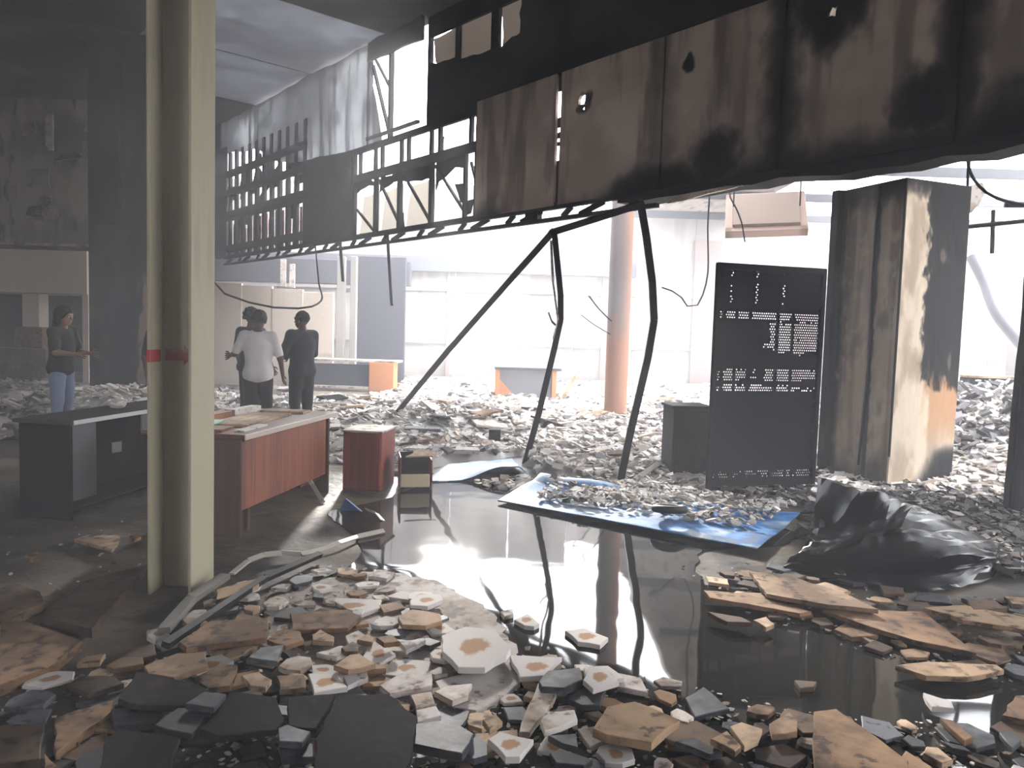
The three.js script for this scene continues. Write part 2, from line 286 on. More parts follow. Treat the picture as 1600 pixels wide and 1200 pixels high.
// ---------------------------------------------------------------- far left: rear wall of the front hall, white band, sooty pier
// a box that fills the given stretch of the photograph at a depth, thick away from the viewer
function boxAt(x0, y0, x1, y1, d, thick, r = 0.01) { const a = at(x0, y0, d), b = at(x1, y1, d); return box(Math.abs(b[0] - a[0]), Math.abs(a[1] - b[1]), thick, (a[0] + b[0]) / 2, (a[1] + b[1]) / 2, -d - thick / 2, r); }
const M_cream = mat({ color: 0xd9cbbb, roughness: 0.85, bumpMap: T.bumps, bumpScale: 0.004 });
{
  reseed(8);
  const rear = struct('wall_rear');
  mesh('rear_wall_panel', muv(new THREE.BoxGeometry(9, 4.2, 0.3).translate(-14, 5.5, -20.9)), M.plaster, rear);
  mesh('rear_wall_panel', muv(new THREE.BoxGeometry(9, 2.6, 0.3).translate(-14, 1.2, -22.6)), M.soot, rear);
  mesh('white_band', boxAt(-180, 383, 136, 460, 18.5, 1.6), M_cream, rear);
  mesh('band_ledge', boxAt(-180, 372, 138, 386, 18.4, 1.8), mat({ map: T.tan, roughness: 0.9 }), rear);
  mesh('band_post', boxAt(34, 458, 62, 590, 18.8, 0.4), M_cream, rear);
  mesh('band_post', boxAt(128, 460, 139, 600, 18.5, 0.35), M_cream, rear);
  mesh('low_wall', boxAt(-120, 540, 72, 605, 18.2, 0.5), mat({ map: T.tan, color: 0x9a8878, roughness: 0.9 }), rear);
  mesh('low_wall', boxAt(22, 510, 66, 548, 18.6, 0.3), mat({ map: T.tan, color: 0xb09a8a, roughness: 0.9 }), rear);
  for (let k = 0; k < 9; k++) { const x = rr(0, 130), y = rr(180, 350), w = rr(20, 60), h = rr(6, 22); const a = at(x, y, 20.3); mesh('torn_lining', plate(ragged([[0, 0], [w / 57, rr(-0.1, 0.1)], [w / 60, h / 40], [0.1, h / 45]], 0.25, 0.05), 0.03).translate(a[0], a[1], -20.45), pick([M.tan, M.pale, M.soot, M.plaster]), rear); }
  mesh('hanging_strip', boxAt(70, 178, 83, 235, 20, 0.05), M.pale, rear);
  // pier: sooty, with a pale patch of bare plaster at its lower right
  const T_pier = tex(256, 512, (u, v) => { const n = fbm(u * 5, v * 9, 91, 5), m = fbm(u * 12, v * 20, 92, 4); let c = mix3([58, 54, 54], [24, 23, 26], sm(0.35, 0.65, n)); const k = sm(0.08, 0.0, Math.abs(u - 0.82 + (m - 0.5) * 0.3) - 0.12) * sm(0.42, 0.3, v + (n - 0.5) * 0.15); return mix3(c, mix3([176, 150, 132], [120, 98, 86], m), k); });
  const a = at(140, 600, 16), b = at(262, 600, 16), g = new THREE.BoxGeometry(b[0] - a[0], 7.45, 1.0); g.translate((a[0] + b[0]) / 2, 3.72, -16.5);
  const pier = structMesh('wall_pier', g, mat({ map: T_pier, roughness: 0.9, bumpMap: T.bumps, bumpScale: 0.004 }));
  mesh('pier_casing', box(0.6, 3.9, 1.15, a[0] + 0.4, 5.5, -16.5, 0.01), M.soot, pier);
}
// ---------------------------------------------------------------- back hall: open to the sky, pale rear wall
{
  const T_back = tex(1024, 512, (u, v) => {
    const n = fbm(u * 14, v * 3, 21, 5), st = fbm(u * 60, v * 1.5, 22, 3);
    let c = mix3([196, 190, 182], [150, 143, 136], sm(0.4, 0.75, n)); c = mix3(c, [120, 108, 102], sm(0.58, 0.78, st) * 0.6 * sm(0.1, 0.4, v));
    return c;
  });
  const M_back = mat({ map: T_back, roughness: 0.9 });
  const back = struct('wall_back');
  const add = (n, w, h, d, x, y, z, m = M_back) => { const g = new THREE.BoxGeometry(w, h, d); g.translate(x, y, z); const p = g.attributes.position, uv = g.attributes.uv; for (let i = 0; i < p.count; i++) uv.setXY(i, (p.getX(i) + 18) / 36, p.getY(i) / 6); return mesh(n, g, m, back); };
  for (let k = 0; k < 18; k++) add('wall_panel', 1.98, k > 9 ? 5.6 : 6.4, 0.2, -17 + k * 2, (k > 9 ? 5.6 : 6.4) / 2, -25.6 + 0.02 * (k % 2));
  const M_rail = mat({ color: 0xb0a8a4, roughness: 0.8 });
  for (const y of [1.15, 2.9]) mesh('wall_rail', box(36, 0.07, 0.06, 0, y, -25.42), M_rail, back);
  for (const [x, w] of [[-2.2, 0.12], [3.1, 0.35], [6.4, 0.9], [9.8, 0.5]]) mesh('wall_post', box(w, 4.8, 0.14, x, 2.4, -25.4), mat({ color: 0x9a8a84, roughness: 0.9 }), back);
  mesh('beam', box(20, 0.5, 0.4, -6, 3.75, -25.4), mat({ color: 0x6a6a70, roughness: 0.9 }), back);
  // a cream partition still standing at the far end of the front hall, and the dark bay beside it
  const part = struct('wall_partition');
  for (let k = 0; k < 4; k++) { const x0 = 330 + k * 47.5, x1 = x0 + 46.5; mesh('partition_panel', boxAt(x0, 441 + k * 5, x1, 606, 19.4 + 0.02 * (k % 2), 0.12), M_cream, part); }
  mesh('partition_rail', boxAt(328, 400, 640, 447, 23, 0.4), mat({ color: 0x55555c, roughness: 0.9 }), part);
  for (const [x0, y0, x1, y1] of [[438, 405, 446, 448], [452, 412, 460, 450]]) mesh('torn_lining', boxAt(x0, y0, x1, y1, 22.6, 0.1), M.pale, part);
  for (const [x0, x1] of [[527, 536], [548, 554]]) mesh('partition_post', boxAt(x0, 400, x1, 606, 20, 0.2), mat({ color: 0xa8a49e, roughness: 0.9 }), part);
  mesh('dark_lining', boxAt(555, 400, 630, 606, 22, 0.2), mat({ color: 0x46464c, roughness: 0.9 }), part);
  // the part of the roof that still covers the right of the back hall
  const roof = structMesh('roof', muv(new THREE.BoxGeometry(3.6, 0.15, 26).translate(5.4, 5.75, -15)), M.plaster);
  for (let k = 0; k < 6; k++) mesh('roof_beam', box(13.4, 0.22, 0.12, 10.4, 5.55, -25 + k * 3.6, 0.01), M.steel, roof);
  structMesh('wall_side', [muv(new THREE.BoxGeometry(0.4, 5.5, 20).translate(16.5, 2.75, -15))], M.plaster);
}
// ---------------------------------------------------------------- columns and pillars
{
  // steel column with a worn red arrow
  const col = thing('steel_column', 'cream painted steel column with a worn red arrow, standing in the foreground', 'column', [-1.915, 0, -4.37], 0);
  const M_cream2 = mat({ map: tex(128, 512, mottled([164, 157, 132], [148, 141, 118], 6, 4, 0.4, 0.8, 101, 6), { mx: 0.6, my: 4 }), roughness: 0.55, bumpMap: T.bumps, bumpScale: 0.001 });
  const H = 7.4;
  mesh('web', box(0.23, H, 0.014, 0, H / 2, 0, 0.003), M_cream2, col);
  mesh('flange', box(0.018, H, 0.33, -0.115, H / 2, 0, 0.004), M_cream2, col);
  mesh('flange', box(0.018, H, 0.33, 0.115, H / 2, 0, 0.004), M_cream2, col);
  const M_red = mat({ map: tex(64, 64, mottled([176, 44, 50], [150, 70, 66], 5, 3, 0.4, 0.8, 103, 20), { mx: 0.2, my: 0.2 }), roughness: 0.6 }), M_red2 = mat({ map: tex(64, 64, mottled([150, 62, 62], [140, 120, 106], 5, 3, 0.35, 0.75, 104, 20), { mx: 0.2, my: 0.2 }), roughness: 0.6 });
  const yA = 1.36;
  mesh('red_band', [plate([[0.04, yA - 0.035], [0.16, yA - 0.035], [0.16, yA + 0.035], [0.04, yA + 0.035]], 0.002, 0).rotateY(-Math.PI / 2).translate(-0.104, 0, 0), box(0.02, 0.07, 0.002, -0.115, yA, 0.166, 0.0004)], M_red, col).userData = { label: 'small red square painted before the arrow' };
  mesh('arrow', plate([[-0.095, yA - 0.028], [0.015, yA - 0.028], [0.015, yA - 0.055], [0.075, yA + 0.005], [0.015, yA + 0.062], [0.015, yA + 0.036], [-0.095, yA + 0.036]], 0.002, 0.0075), M_red2, col).userData = { label: 'faded red arrow pointing right' };

  // great square pillar under the bulkhead
  const W = 0.9, D = 0.95, HP = 3.28;
  const T_front = tex(256, 512, (u, v) => {                 // the face towards the left: base darkened as the shaded side, brown smears, dark joint
    const n = fbm(u * 5, v * 9, 111, 5), m = fbm(u * 9, v * 22, 112, 4);
    const w = fbm(u * 14, v * 2.5, 113, 4); let c = mix3([158, 144, 126], [112, 98, 86], sm(0.3, 0.7, w)); c = mix3(c, [178, 166, 150], sm(0.55, 0.75, m) * 0.5); c = mix3(c, [84, 72, 64], sm(0.55, 0.8, n) * 0.6);
    c = mix3(c, [20, 18, 18], Math.max(sm(0.2, 0.05, u + (m - 0.5) * 0.12), sm(0.05, 0.02, Math.abs(u - 0.63 + (m - 0.5) * 0.06)) * 0.85, sm(0.88, 1.0, v + (n - 0.5) * 0.12)));
    return mix3(c, [44, 38, 36], sm(0.12, 0, v + (n - 0.5) * 0.2) * 0.8);
  });
  const T_side = tex(256, 512, (u, v) => {                  // the face towards the right: base paler as the lit side, a black burn above, rust below it
    const n = fbm(u * 6, v * 10, 121, 5), m = fbm(u * 14, v * 24, 122, 4), e = (m - 0.5) * 0.26;
    let c = mix3([206, 190, 168], [166, 148, 128], sm(0.35, 0.7, n));
    c = mix3(c, [178, 138, 104], sm(0.3, 0.6, u + e) * sm(0.42, 0.34, v + e * 0.5) * sm(0.1, 0.26, v) * sm(0.3, 0.6, n + 0.1));
    const burn = sm(0.34, 0.44, u + e * 0.9) * sm(0.33, 0.38, v + e * 0.3 + (n - 0.5) * 0.12), low = sm(0.7, 1, u + (0.16 - v) * 2.6 + e * 0.5) * sm(0.16, 0.1, v);
    c = mix3(c, [20, 19, 19], Math.max(burn, low, sm(0.93, 1, v + e * 0.3))); return mix3(c, [150, 138, 122], burn * sm(0.8, 0.86, fbm(u * 6, v * 7, 127, 2)) * 0.5);
  });
  const bp = { bumpMap: T.bumps, bumpScale: 0.004, roughness: 0.9 };
  const mF = mat({ map: T_front, ...bp }), mS = mat({ map: T_side, ...bp });
  const pil = thing('concrete_pillar', 'square concrete pillar, scorched black on its upper right, under the end of the bulkhead', 'pillar', [4.306, 0, -8.56], -68.4 * Math.PI / 180);
  const g = new THREE.BoxGeometry(W, HP, D, 1, 1, 1); g.translate(0, HP / 2, 0);
  for (const t of [T_front, T_side]) t.wrapS = t.wrapT = THREE.ClampToEdgeWrapping;
  const face = g.groups; const o = shadows(new THREE.Mesh(g, [mS, mS, M.soot, M.soot, mF, mF])); o.name = 'shaft'; pil.add(o);
  mesh('steel_channel', [box(0.1, HP, 0.1, -W / 2 + 0.02, HP / 2, D / 2 + 0.04)], M.black, pil);
  mesh('conduit', tube([[0.12, 3.25, D / 2 + 0.012], [0.1, 2.4, D / 2 + 0.014], [0.115, 1.3, D / 2 + 0.012], [0.06, 0.2, D / 2 + 0.014]], 0.014, 20), M.black, pil);
  mesh('corner_bead', box(0.02, HP, 0.02, W / 2, HP / 2, D / 2, 0.004), mS, pil);
  // black upright at the right edge
  const post = thing('charred_post', 'charred black upright board standing at the far right edge', 'post', at(1612, 800, 6.95).map((v, i) => i === 1 ? 0 : v), -0.2);
  mesh('board', plate(ragged([[-0.22, 0], [0.3, 0], [0.3, 2.55], [-0.02, 2.47], [-0.19, 2.4]], 0.25, 0.012), 0.12, -0.06), M.char, post);
  mesh('stiffener', box(0.05, 2.3, 0.06, -0.18, 1.15, 0.08), M.black, post);
  // round column in the back hall
  const T_rust = tex(256, 512, (u, v) => { const n = fbm(u * 8, v * 6, 131, 5), m = fbm(u * 5, v * 2, 132, 4), k = Math.max(sm(0.4, 0.24, v + (n - 0.5) * 0.16), sm(0.56, 0.8, u + (m - 0.5) * 0.2)); return mix3(mix3([150, 144, 146], [128, 126, 132], n), mix3([186, 136, 106], [160, 112, 88], n), k * 0.85); });
  const rc = thing('round_column', 'round steel column, rusted orange at its foot, in the hazy back hall', 'column', [1.77, 0, -12.82], 0);
  const cg = new THREE.CylinderGeometry(0.19, 0.19, 5.4, 32, 1); cg.translate(0, 2.7, 0); cg.rotateY(2.2);
  mesh('shaft', cg, mat({ map: T_rust, roughness: 0.75 }), rc); mesh('base_plate', box(0.5, 0.03, 0.5, 0, 0.1, 0), M.steel, rc); mesh('collar', cyl(0.21, 0.21, 0.06, 0, 0.22, 0, 32), mat({ map: T_rust, roughness: 0.75 }), rc);
}

// ---------------------------------------------------------------- perforated display panel beside the pillar
{
  const A = [1.99, -7.52], B = [3.2, -7.86], W = Math.hypot(B[0] - A[0], B[1] - A[1]), H = 2.3;
  const p = thing('perforated_panel', 'tall black perforated metal panel standing against the pillar', 'panel', [A[0], 0, A[1]], Math.atan2(-(B[1] - A[1]), B[0] - A[0]));
  const M_pan = mat({ color: 0x0f1016, roughness: 0.8, specularIntensity: 0.25 });
  const pos = [], P = 0.026, rH = 0.0072;                    // one cell: a square of sheet with a hexagonal hole
  const nx = Math.floor((W - 0.08) / P), ny = Math.floor((H - 0.07) / P);
  const hexa = [...Array(8)].map((_, k) => [rH * Math.cos(k * Math.PI / 4 + Math.PI / 8), rH * Math.sin(k * Math.PI / 4 + Math.PI / 8)]);
  const rim = [...Array(8)].map((_, k) => { const a = k * Math.PI / 4 + Math.PI / 8, c = Math.cos(a), s = Math.sin(a), m = Math.max(Math.abs(c), Math.abs(s)); return [c / m * P / 2, s / m * P / 2]; });
  const corner = [[1, 1], [-1, 1], [-1, -1], [1, -1]].map(([a, b]) => [a * P / 2, b * P / 2]);
  for (let j = 0; j < ny; j++) for (let i = 0; i < nx; i++) {
    const cx = 0.027 + (i + 0.5 + (j % 2) * 0.5) * P, cy = 0.04 + (j + 0.5) * P, t3 = (a, b, c) => pos.push(cx + a[0], cy + a[1], 0, cx + b[0], cy + b[1], 0, cx + c[0], cy + c[1], 0);
    const open = Math.max(sm(0.05, 0.02, Math.abs(cy - 1.8)) * 1.1, sm(0.24, 0.1, Math.abs(cy - 1.58)) * sm(0.5, 0.75, cx) * 0.85, sm(0.09, 0.03, Math.abs(cy - 1.2)) * (cx > 0.6 ? 1 : 0.6), sm(0.05, 0.02, Math.abs(cy - 1.06)) * 0.75, sm(0.06, 0.02, Math.abs(cy - 0.18)) * 0.6, cy > 1.9 && [5, 16, 28].includes(i) ? 0.62 : 0);
    const unlit = vnoise(cx * 9, cy * 14, 401) * 0.75 + hash(i, j, 402) * 0.25 > open;  // cells made solid where the holes show no light from behind
    for (let k = 0; k < 8; k++) { const q = (k + 1) % 8; if (unlit) { t3([0, 0], rim[k], rim[q]); continue; } t3(hexa[k], rim[k], rim[q]); t3(hexa[k], rim[q], hexa[q]); }
    for (let k = 0; k < 4; k++) t3(rim[2 * k], corner[k], rim[2 * k + 1]);
  }
  const g = new THREE.BufferGeometry(); g.setAttribute('position', new THREE.Float32BufferAttribute(pos, 3)); g.computeVertexNormals(); g.setAttribute('uv', new THREE.Float32BufferAttribute(new Float32Array(pos.length / 3 * 2), 2));
  mesh('perforated_sheet', g, M_pan, p);
  mesh('frame', [box(0.05, H, 0.05, 0.02, H / 2, 0), box(0.05, H, 0.05, W - 0.02, H / 2, 0), box(W, 0.07, 0.05, W / 2, H - 0.03, 0), box(W, 0.06, 0.05, W / 2, 0.03, 0)], M_pan, p);
  for (const x of [0.12, 0.42, 0.74]) { mesh('slotted_upright', box(0.03, H - 0.1, 0.03, x, H / 2, -0.03, 0.003), M_pan, p); }
  for (const x of [0.27, 0.93]) mesh('cross_strut', box(0.03, H - 0.1, 0.02, x, H / 2, -0.04, 0.003), M_pan, p);
  const db = thing('dark_cabinet', 'dark scorched cabinet standing behind the left edge of the perforated panel', 'cabinet', [1.98, 0, -8.5], 0.1);
  mesh('carcass', box(0.42, 0.78, 0.4, 0, 0.39, 0), mat({ map: T.char, color: 0xb0a8a4, roughness: 0.8 }), db); mesh('top', box(0.46, 0.03, 0.44, 0, 0.79, 0), M.char, db); mesh('door', box(0.38, 0.68, 0.02, 0, 0.4, 0.205), M.char, db);
}

// ---------------------------------------------------------------- bent metal frame that hangs down to the floor
{
  const f = thing('bent_metal_frame', 'bent black metal frame fallen from the bulkhead, its legs on the wet floor', 'metal frame');
  const path = (pts, w, d) => pts.slice(1).map((b, i) => bar(pts[i], b, w, d));
  const l2 = [ground(968, 757), at(985, 675, 7.95), at(1012, 560, 8.02), at(1022, 500, 8.05), at(1019, 440, 8.1), at(1010, 370, 8.25), at(1001, 318, 8.4)];
  const l1 = [ground(820, 725), at(842, 645, 8.95), at(866, 545, 9.05), at(876, 500, 9.1), at(876, 462, 9.15), at(866, 361, 9.4)];
  mesh('leg', path(l2, 0.075, 0.045), M.steel, f); mesh('leg', path(l1, 0.07, 0.045), M.steel, f);
  mesh('top_rail', path([at(860, 364, 9.4), at(930, 342, 8.9), at(1004, 318, 8.4)], 0.07, 0.045), M.steel, f);
  mesh('brace', path([ground(606, 662), at(700, 548, 10.8), at(800, 434, 10), at(866, 360, 9.38)], 0.075, 0.04), M.steel, f);
  mesh('torn_flange', path([at(861, 376, 9.38), at(864, 440, 9.2), at(872, 500, 9.06), at(864, 530, 9.02)], 0.03, 0.01), M.pale, f);
  mesh('torn_flange', path([at(857, 488, 9.05), at(862, 502, 9.08), at(868, 508, 9.1)], 0.025, 0.01), M.steel, f);
  mesh('hanger', path([at(1002, 320, 8.4), at(1001, 314, 8.9)], 0.05), M.steel, f);
}

// ---------------------------------------------------------------- furniture
{
  const dx = 0.16, dz = -0.987, turn = Math.atan2(0.987, 0.16);
  const desk = thing('office_desk', 'brown wood veneer desk with scorched boards on top, beside the cream column', 'desk', [-1.95, 0, -5.42], turn);
  const L = 1.62, D = 0.72, H = 0.76;                        // x: away from the viewer, z: towards the right
  mesh('desktop', box(L + 0.08, 0.035, D + 0.1, L / 2, H - 0.018, -D / 2 + 0.0, 0.006), mat({ map: T.veneer, color: 0xb8aca4, roughness: 0.5 }), desk);
  mesh('end_panel', box(0.03, H - 0.035, D, 0.015, (H - 0.035) / 2, -D / 2), M.veneerShaded, desk);
  mesh('end_panel', box(0.03, H - 0.035, D, L - 0.015, (H - 0.035) / 2, -D / 2), M.veneerShaded, desk);
  mesh('modesty_panel', box(L - 0.08, 0.52, 0.02, L / 2, 0.18 + 0.26, -0.03), M.veneer, desk);
  mesh('edge_band', box(L + 0.08, 0.04, 0.012, L / 2, H - 0.018, 0.056, 0.003), mat({ color: 0xb9aca0, roughness: 0.5 }), desk);
  const ped = mesh('pedestal', box(0.42, 0.58, D - 0.1, L - 0.26, 0.42, -D / 2 - 0.02), M.veneerShaded, desk);
  for (let k = 0; k < 3; k++) { const dr = mesh('drawer', box(0.38, 0.17, 0.02, L - 0.26, 0.24 + k * 0.185, -D + 0.0), M.veneer, desk); mesh('handle', box(0.1, 0.015, 0.02, L - 0.26, 0.24 + k * 0.185, -D - 0.02, 0.004), M.steel, dr); }
  mesh('foot', box(0.04, 0.18, 0.04, 0.2, 0.09, -0.06), M.veneerShaded, desk);
  // things lying on the desk
  const onDesk = (x, z) => [-1.95 + dx * x + 0.987 * z, -5.42 + dz * x + 0.16 * z];
  const board = (name, label, cat, x, z, w, l, t, y, rot, m, group) => { const [X, Z] = onDesk(x, z); const o = mesh(name, muv(new THREE.ExtrudeGeometry(new THREE.Shape(ragged([[-w / 2, -l / 2], [w / 2, -l / 2], [w / 2, l / 2], [-w / 2, l / 2]], 0.3, 0.006).map(([a, b]) => new THREE.Vector2(a, b))), { depth: t, bevelEnabled: false }).rotateX(-Math.PI / 2)), m); o.position.set(X, y, Z); o.rotation.y = turn + rot; return tag(o, label, cat, group); };
  const M_or = mat({ map: T.tan, color: 0xe8b070, roughness: 0.6 }), M_teal = mat({ color: 0x8fb8a8, roughness: 0.6 });
  board('wooden_board', 'long tan board lying along the middle of the brown desk', 'board', 0.78, -0.34, 0.86, 0.34, 0.02, H, 0.06, M.tan);
  board('wooden_board', 'narrow orange plank at the back edge of the brown desk', 'board', 0.62, -0.64, 0.62, 0.1, 0.05, H, 0.02, M_or);
  board('wooden_board', 'short pale plank in the row at the back edge of the brown desk', 'board', 1.2, -0.64, 0.44, 0.1, 0.055, H, -0.02, M.pale);
  board('wooden_board', 'pale tan plank nearest the cream column on the brown desk', 'board', 0.13, -0.63, 0.26, 0.1, 0.05, H, 0.05, M.pale);
  board('broken_sheet', 'teal green broken sheet lying on the brown desk', 'sheet', 0.3, -0.44, 0.34, 0.14, 0.012, H + 0.022, 0.2, M_teal);
  board('wooden_board', 'small dark brown board under the teal sheet on the desk', 'board', 0.13, -0.28, 0.22, 0.2, 0.02, H, 0.1, M.veneer);
  board('wooden_board', 'grey brown board at the far end of the brown desk', 'board', 1.45, -0.36, 0.2, 0.4, 0.02, H, 0.1, M.tan);
  board('wooden_board', 'pale narrow strip on the near edge of the brown desk', 'board', 0.3, -0.08, 0.4, 0.08, 0.012, H, 0.05, M.pale);

  // dark counter at the left
  const ld = thing('dark_counter', 'black and grey counter with a pale edged top, left of the cream column', 'counter', [-3.36, 0, -5.72], turn + 0.02);
  const L2 = 1.75, D2 = 0.44, M_grey = mat({ color: 0x5a5c60, roughness: 0.55 });
  mesh('countertop', box(L2 + 0.06, 0.03, D2 + 0.06, L2 / 2, 0.765, -D2 / 2, 0.004), mat({ map: T.soot, color: 0xdddddd, roughness: 0.6 }), ld);
  mesh('edge_band', [box(0.9, 0.035, 0.012, 0.44, 0.765, 0.036, 0.003), box(0.84, 0.035, 0.012, 1.33, 0.765, 0.036, 0.003)], mat({ color: 0xc4c6c6, roughness: 0.5 }), ld);
  mesh('end_panel', box(0.03, 0.74, D2, 0.015, 0.375, -D2 / 2), M.black, ld); mesh('end_panel', box(0.03, 0.74, D2, L2 - 0.015, 0.375, -D2 / 2), M.black, ld);
  mesh('back_panel', box(L2 - 0.06, 0.7, 0.02, L2 / 2, 0.39, -D2 + 0.02), M.black, ld);
  mesh('side_panel', box(0.3, 0.6, 0.02, 0.17, 0.44, -0.03), M_grey, ld); mesh('bottom_shelf', box(L2 - 0.06, 0.02, D2 - 0.04, L2 / 2, 0.08, -D2 / 2), M.black, ld);
  const dr = mesh('drawer', box(0.62, 0.16, 0.02, 1.2, 0.66, -0.02), M_grey, ld); mesh('handle', box(0.1, 0.02, 0.02, 1.2, 0.66, 0.0, 0.004), M.steel, dr);
  mesh('label_plate', box(0.1, 0.09, 0.004, 0.52, 0.5, -0.1, 0.001), mat({ color: 0xd8d8d4, roughness: 0.6 }), ld).rotation.y = -0.2;
  { const [X, Z] = [-3.36 + 0.16 * 0.9, -5.72 - 0.987 * 0.9]; const o = mesh('crumpled_paper', new THREE.IcosahedronGeometry(0.06, 2), M.ash); const p = o.geometry.attributes.position; for (let i = 0; i < p.count; i++) { const k = 0.7 + 0.5 * hash(Math.round(p.getX(i) * 400), Math.round(p.getY(i) * 400 + p.getZ(i) * 900)); p.setXYZ(i, p.getX(i) * k * 1.4, p.getY(i) * k * 0.7, p.getZ(i) * k); } o.geometry.computeVertexNormals(); o.position.set(X - 0.25, 0.826, Z); tag(o, 'crumpled white paper lying on the dark counter', 'paper'); }

  // red-brown pedestal and the open box beside it
  const M_red = mat({ map: T.veneer, color: 0xffb8a4, roughness: 0.5 });
  const cab = thing('pedestal_cabinet', 'small red brown cabinet under white rubble, right of the brown desk', 'cabinet', [-1.38, 0, -7.36], -0.12);
  mesh('carcass', box(0.38, 0.56, 0.46, 0, 0.28, 0), M_red, cab); mesh('top', box(0.41, 0.02, 0.5, 0, 0.57, 0), M.pale, cab); mesh('front_panel', box(0.36, 0.52, 0.015, 0, 0.27, 0.235), M_red, cab); mesh('plinth', box(0.34, 0.03, 0.4, 0, 0.015, 0), M.black, cab);
  const bx = thing('open_drawer_box', 'low broken drawer box with a beige front, right of the red brown cabinet', 'drawer box', [-0.93, 0, -7.36], 0.2);
  mesh('side_panel', box(0.015, 0.33, 0.34, -0.15, 0.165, 0), M_red, bx); mesh('side_panel', box(0.015, 0.3, 0.34, 0.15, 0.15, 0), M_red, bx); mesh('back_panel', box(0.3, 0.33, 0.015, 0, 0.165, -0.165), M.black, bx); mesh('bottom', box(0.3, 0.015, 0.34, 0, 0.04, 0), M.black, bx);
  const fr = mesh('drawer_front', box(0.28, 0.13, 0.018, -0.01, 0.12, 0.18), mat({ color: 0xc8b898, roughness: 0.6 }), bx); fr.rotation.x = 0.08;
  mesh('top_scrap', plate(ragged([[-0.16, 0], [0.1, 0.02], [0.16, 0.14], [-0.05, 0.16]], 0.1, 0.02), 0.015).rotateX(-1.3).translate(0.06, 0.31, 0.1), M.tan, bx);

  // back-hall desks
  const M_orange = mat({ color: 0xd08c58, roughness: 0.6 });
  const d1 = thing('reception_desk', 'orange sided desk with a dark front standing in haze behind the two men', 'desk', [-3.9, 0, -18.6], -0.05);
  mesh('front_panel', box(1.75, 0.6, 0.04, -0.45, 0.36, 0.0), mat({ color: 0x3a3f48, roughness: 0.7 }), d1); mesh('end_panel', box(0.6, 0.72, 0.5, 0.72, 0.36, -0.05), M_orange, d1); mesh('desktop', box(2.5, 0.05, 0.7, -0.15, 0.75, -0.2), M.pale, d1); mesh('shelf', box(1.7, 0.05, 0.3, -0.45, 0.1, 0.1), M.pale, d1);
  const d2 = thing('counter_desk', 'orange legged counter with a dark top in the middle of the back hall', 'desk', [0.35, 0, -17.0], 0.04);
  mesh('leg_panel', box(0.1, 0.72, 0.5, -0.68, 0.36, -0.2), M_orange, d2); mesh('leg_panel', box(0.1, 0.72, 0.5, 0.6, 0.36, -0.2), M_orange, d2); mesh('desktop', box(1.5, 0.06, 0.62, 0, 0.75, -0.2), mat({ color: 0x4c4a4e, roughness: 0.6 }), d2); mesh('front_panel', box(1.2, 0.62, 0.03, -0.05, 0.4, -0.12), mat({ color: 0x8a8c90, roughness: 0.8 }), d2);
  mesh('corner_brace', plate([[-0.63, 0.06], [-0.28, 0.12], [-0.63, 0.5]], 0.02, -0.08), M_orange, d2); mesh('side_return', bar([0.78, 0.05, 0.1], [1.12, 0.62, -0.3], 0.1, 0.05), M.tan, d2);
}

// ---------------------------------------------------------------- sheets on the floor
function sheet(pts, nu, nv, lift, th = 0.012) {             // four corners, bilinear, lifted by lift(u, v)
  const pos = [], idx = [], uv = [];
  const P = (u, v) => { const p = [0, 1, 2].map((k) => mix(mix(pts[0][k], pts[1][k], u), mix(pts[3][k], pts[2][k], u), v)); const l = lift(u, v); return [p[0] + (l[1] || 0), p[1] + l[0], p[2] + (l[2] || 0)]; };
  for (const s of [0, -th]) for (let j = 0; j <= nv; j++) for (let i = 0; i <= nu; i++) { const p = P(i / nu, j / nv); pos.push(p[0], p[1] + s, p[2]); uv.push(i / nu, j / nv); }
  const N = (nu + 1) * (nv + 1), id = (i, j, s) => s * N + j * (nu + 1) + i;
  for (let j = 0; j < nv; j++) for (let i = 0; i < nu; i++) { idx.push(id(i, j, 0), id(i + 1, j, 0), id(i + 1, j + 1, 0), id(i, j, 0), id(i + 1, j + 1, 0), id(i, j + 1, 0)); idx.push(id(i, j, 1), id(i + 1, j + 1, 1), id(i + 1, j, 1), id(i, j, 1), id(i, j + 1, 1), id(i + 1, j + 1, 1)); }
  for (let i = 0; i < nu; i++) { idx.push(id(i, 0, 0), id(i, 0, 1), id(i + 1, 0, 1), id(i, 0, 0), id(i + 1, 0, 1), id(i + 1, 0, 0), id(i, nv, 0), id(i + 1, nv, 0), id(i + 1, nv, 1), id(i, nv, 0), id(i + 1, nv, 1), id(i, nv, 1)); }
  for (let j = 0; j < nv; j++) { idx.push(id(0, j, 0), id(0, j + 1, 0), id(0, j + 1, 1), id(0, j, 0), id(0, j + 1, 1), id(0, j, 1), id(nu, j, 0), id(nu, j, 1), id(nu, j + 1, 1), id(nu, j, 0), id(nu, j + 1, 1), id(nu, j + 1, 0)); }
  const g = new THREE.BufferGeometry(); g.setAttribute('position', new THREE.Float32BufferAttribute(pos, 3)); g.setAttribute('uv', new THREE.Float32BufferAttribute(uv, 2)); g.setIndex(idx); g.computeVertexNormals();
  return g;
}
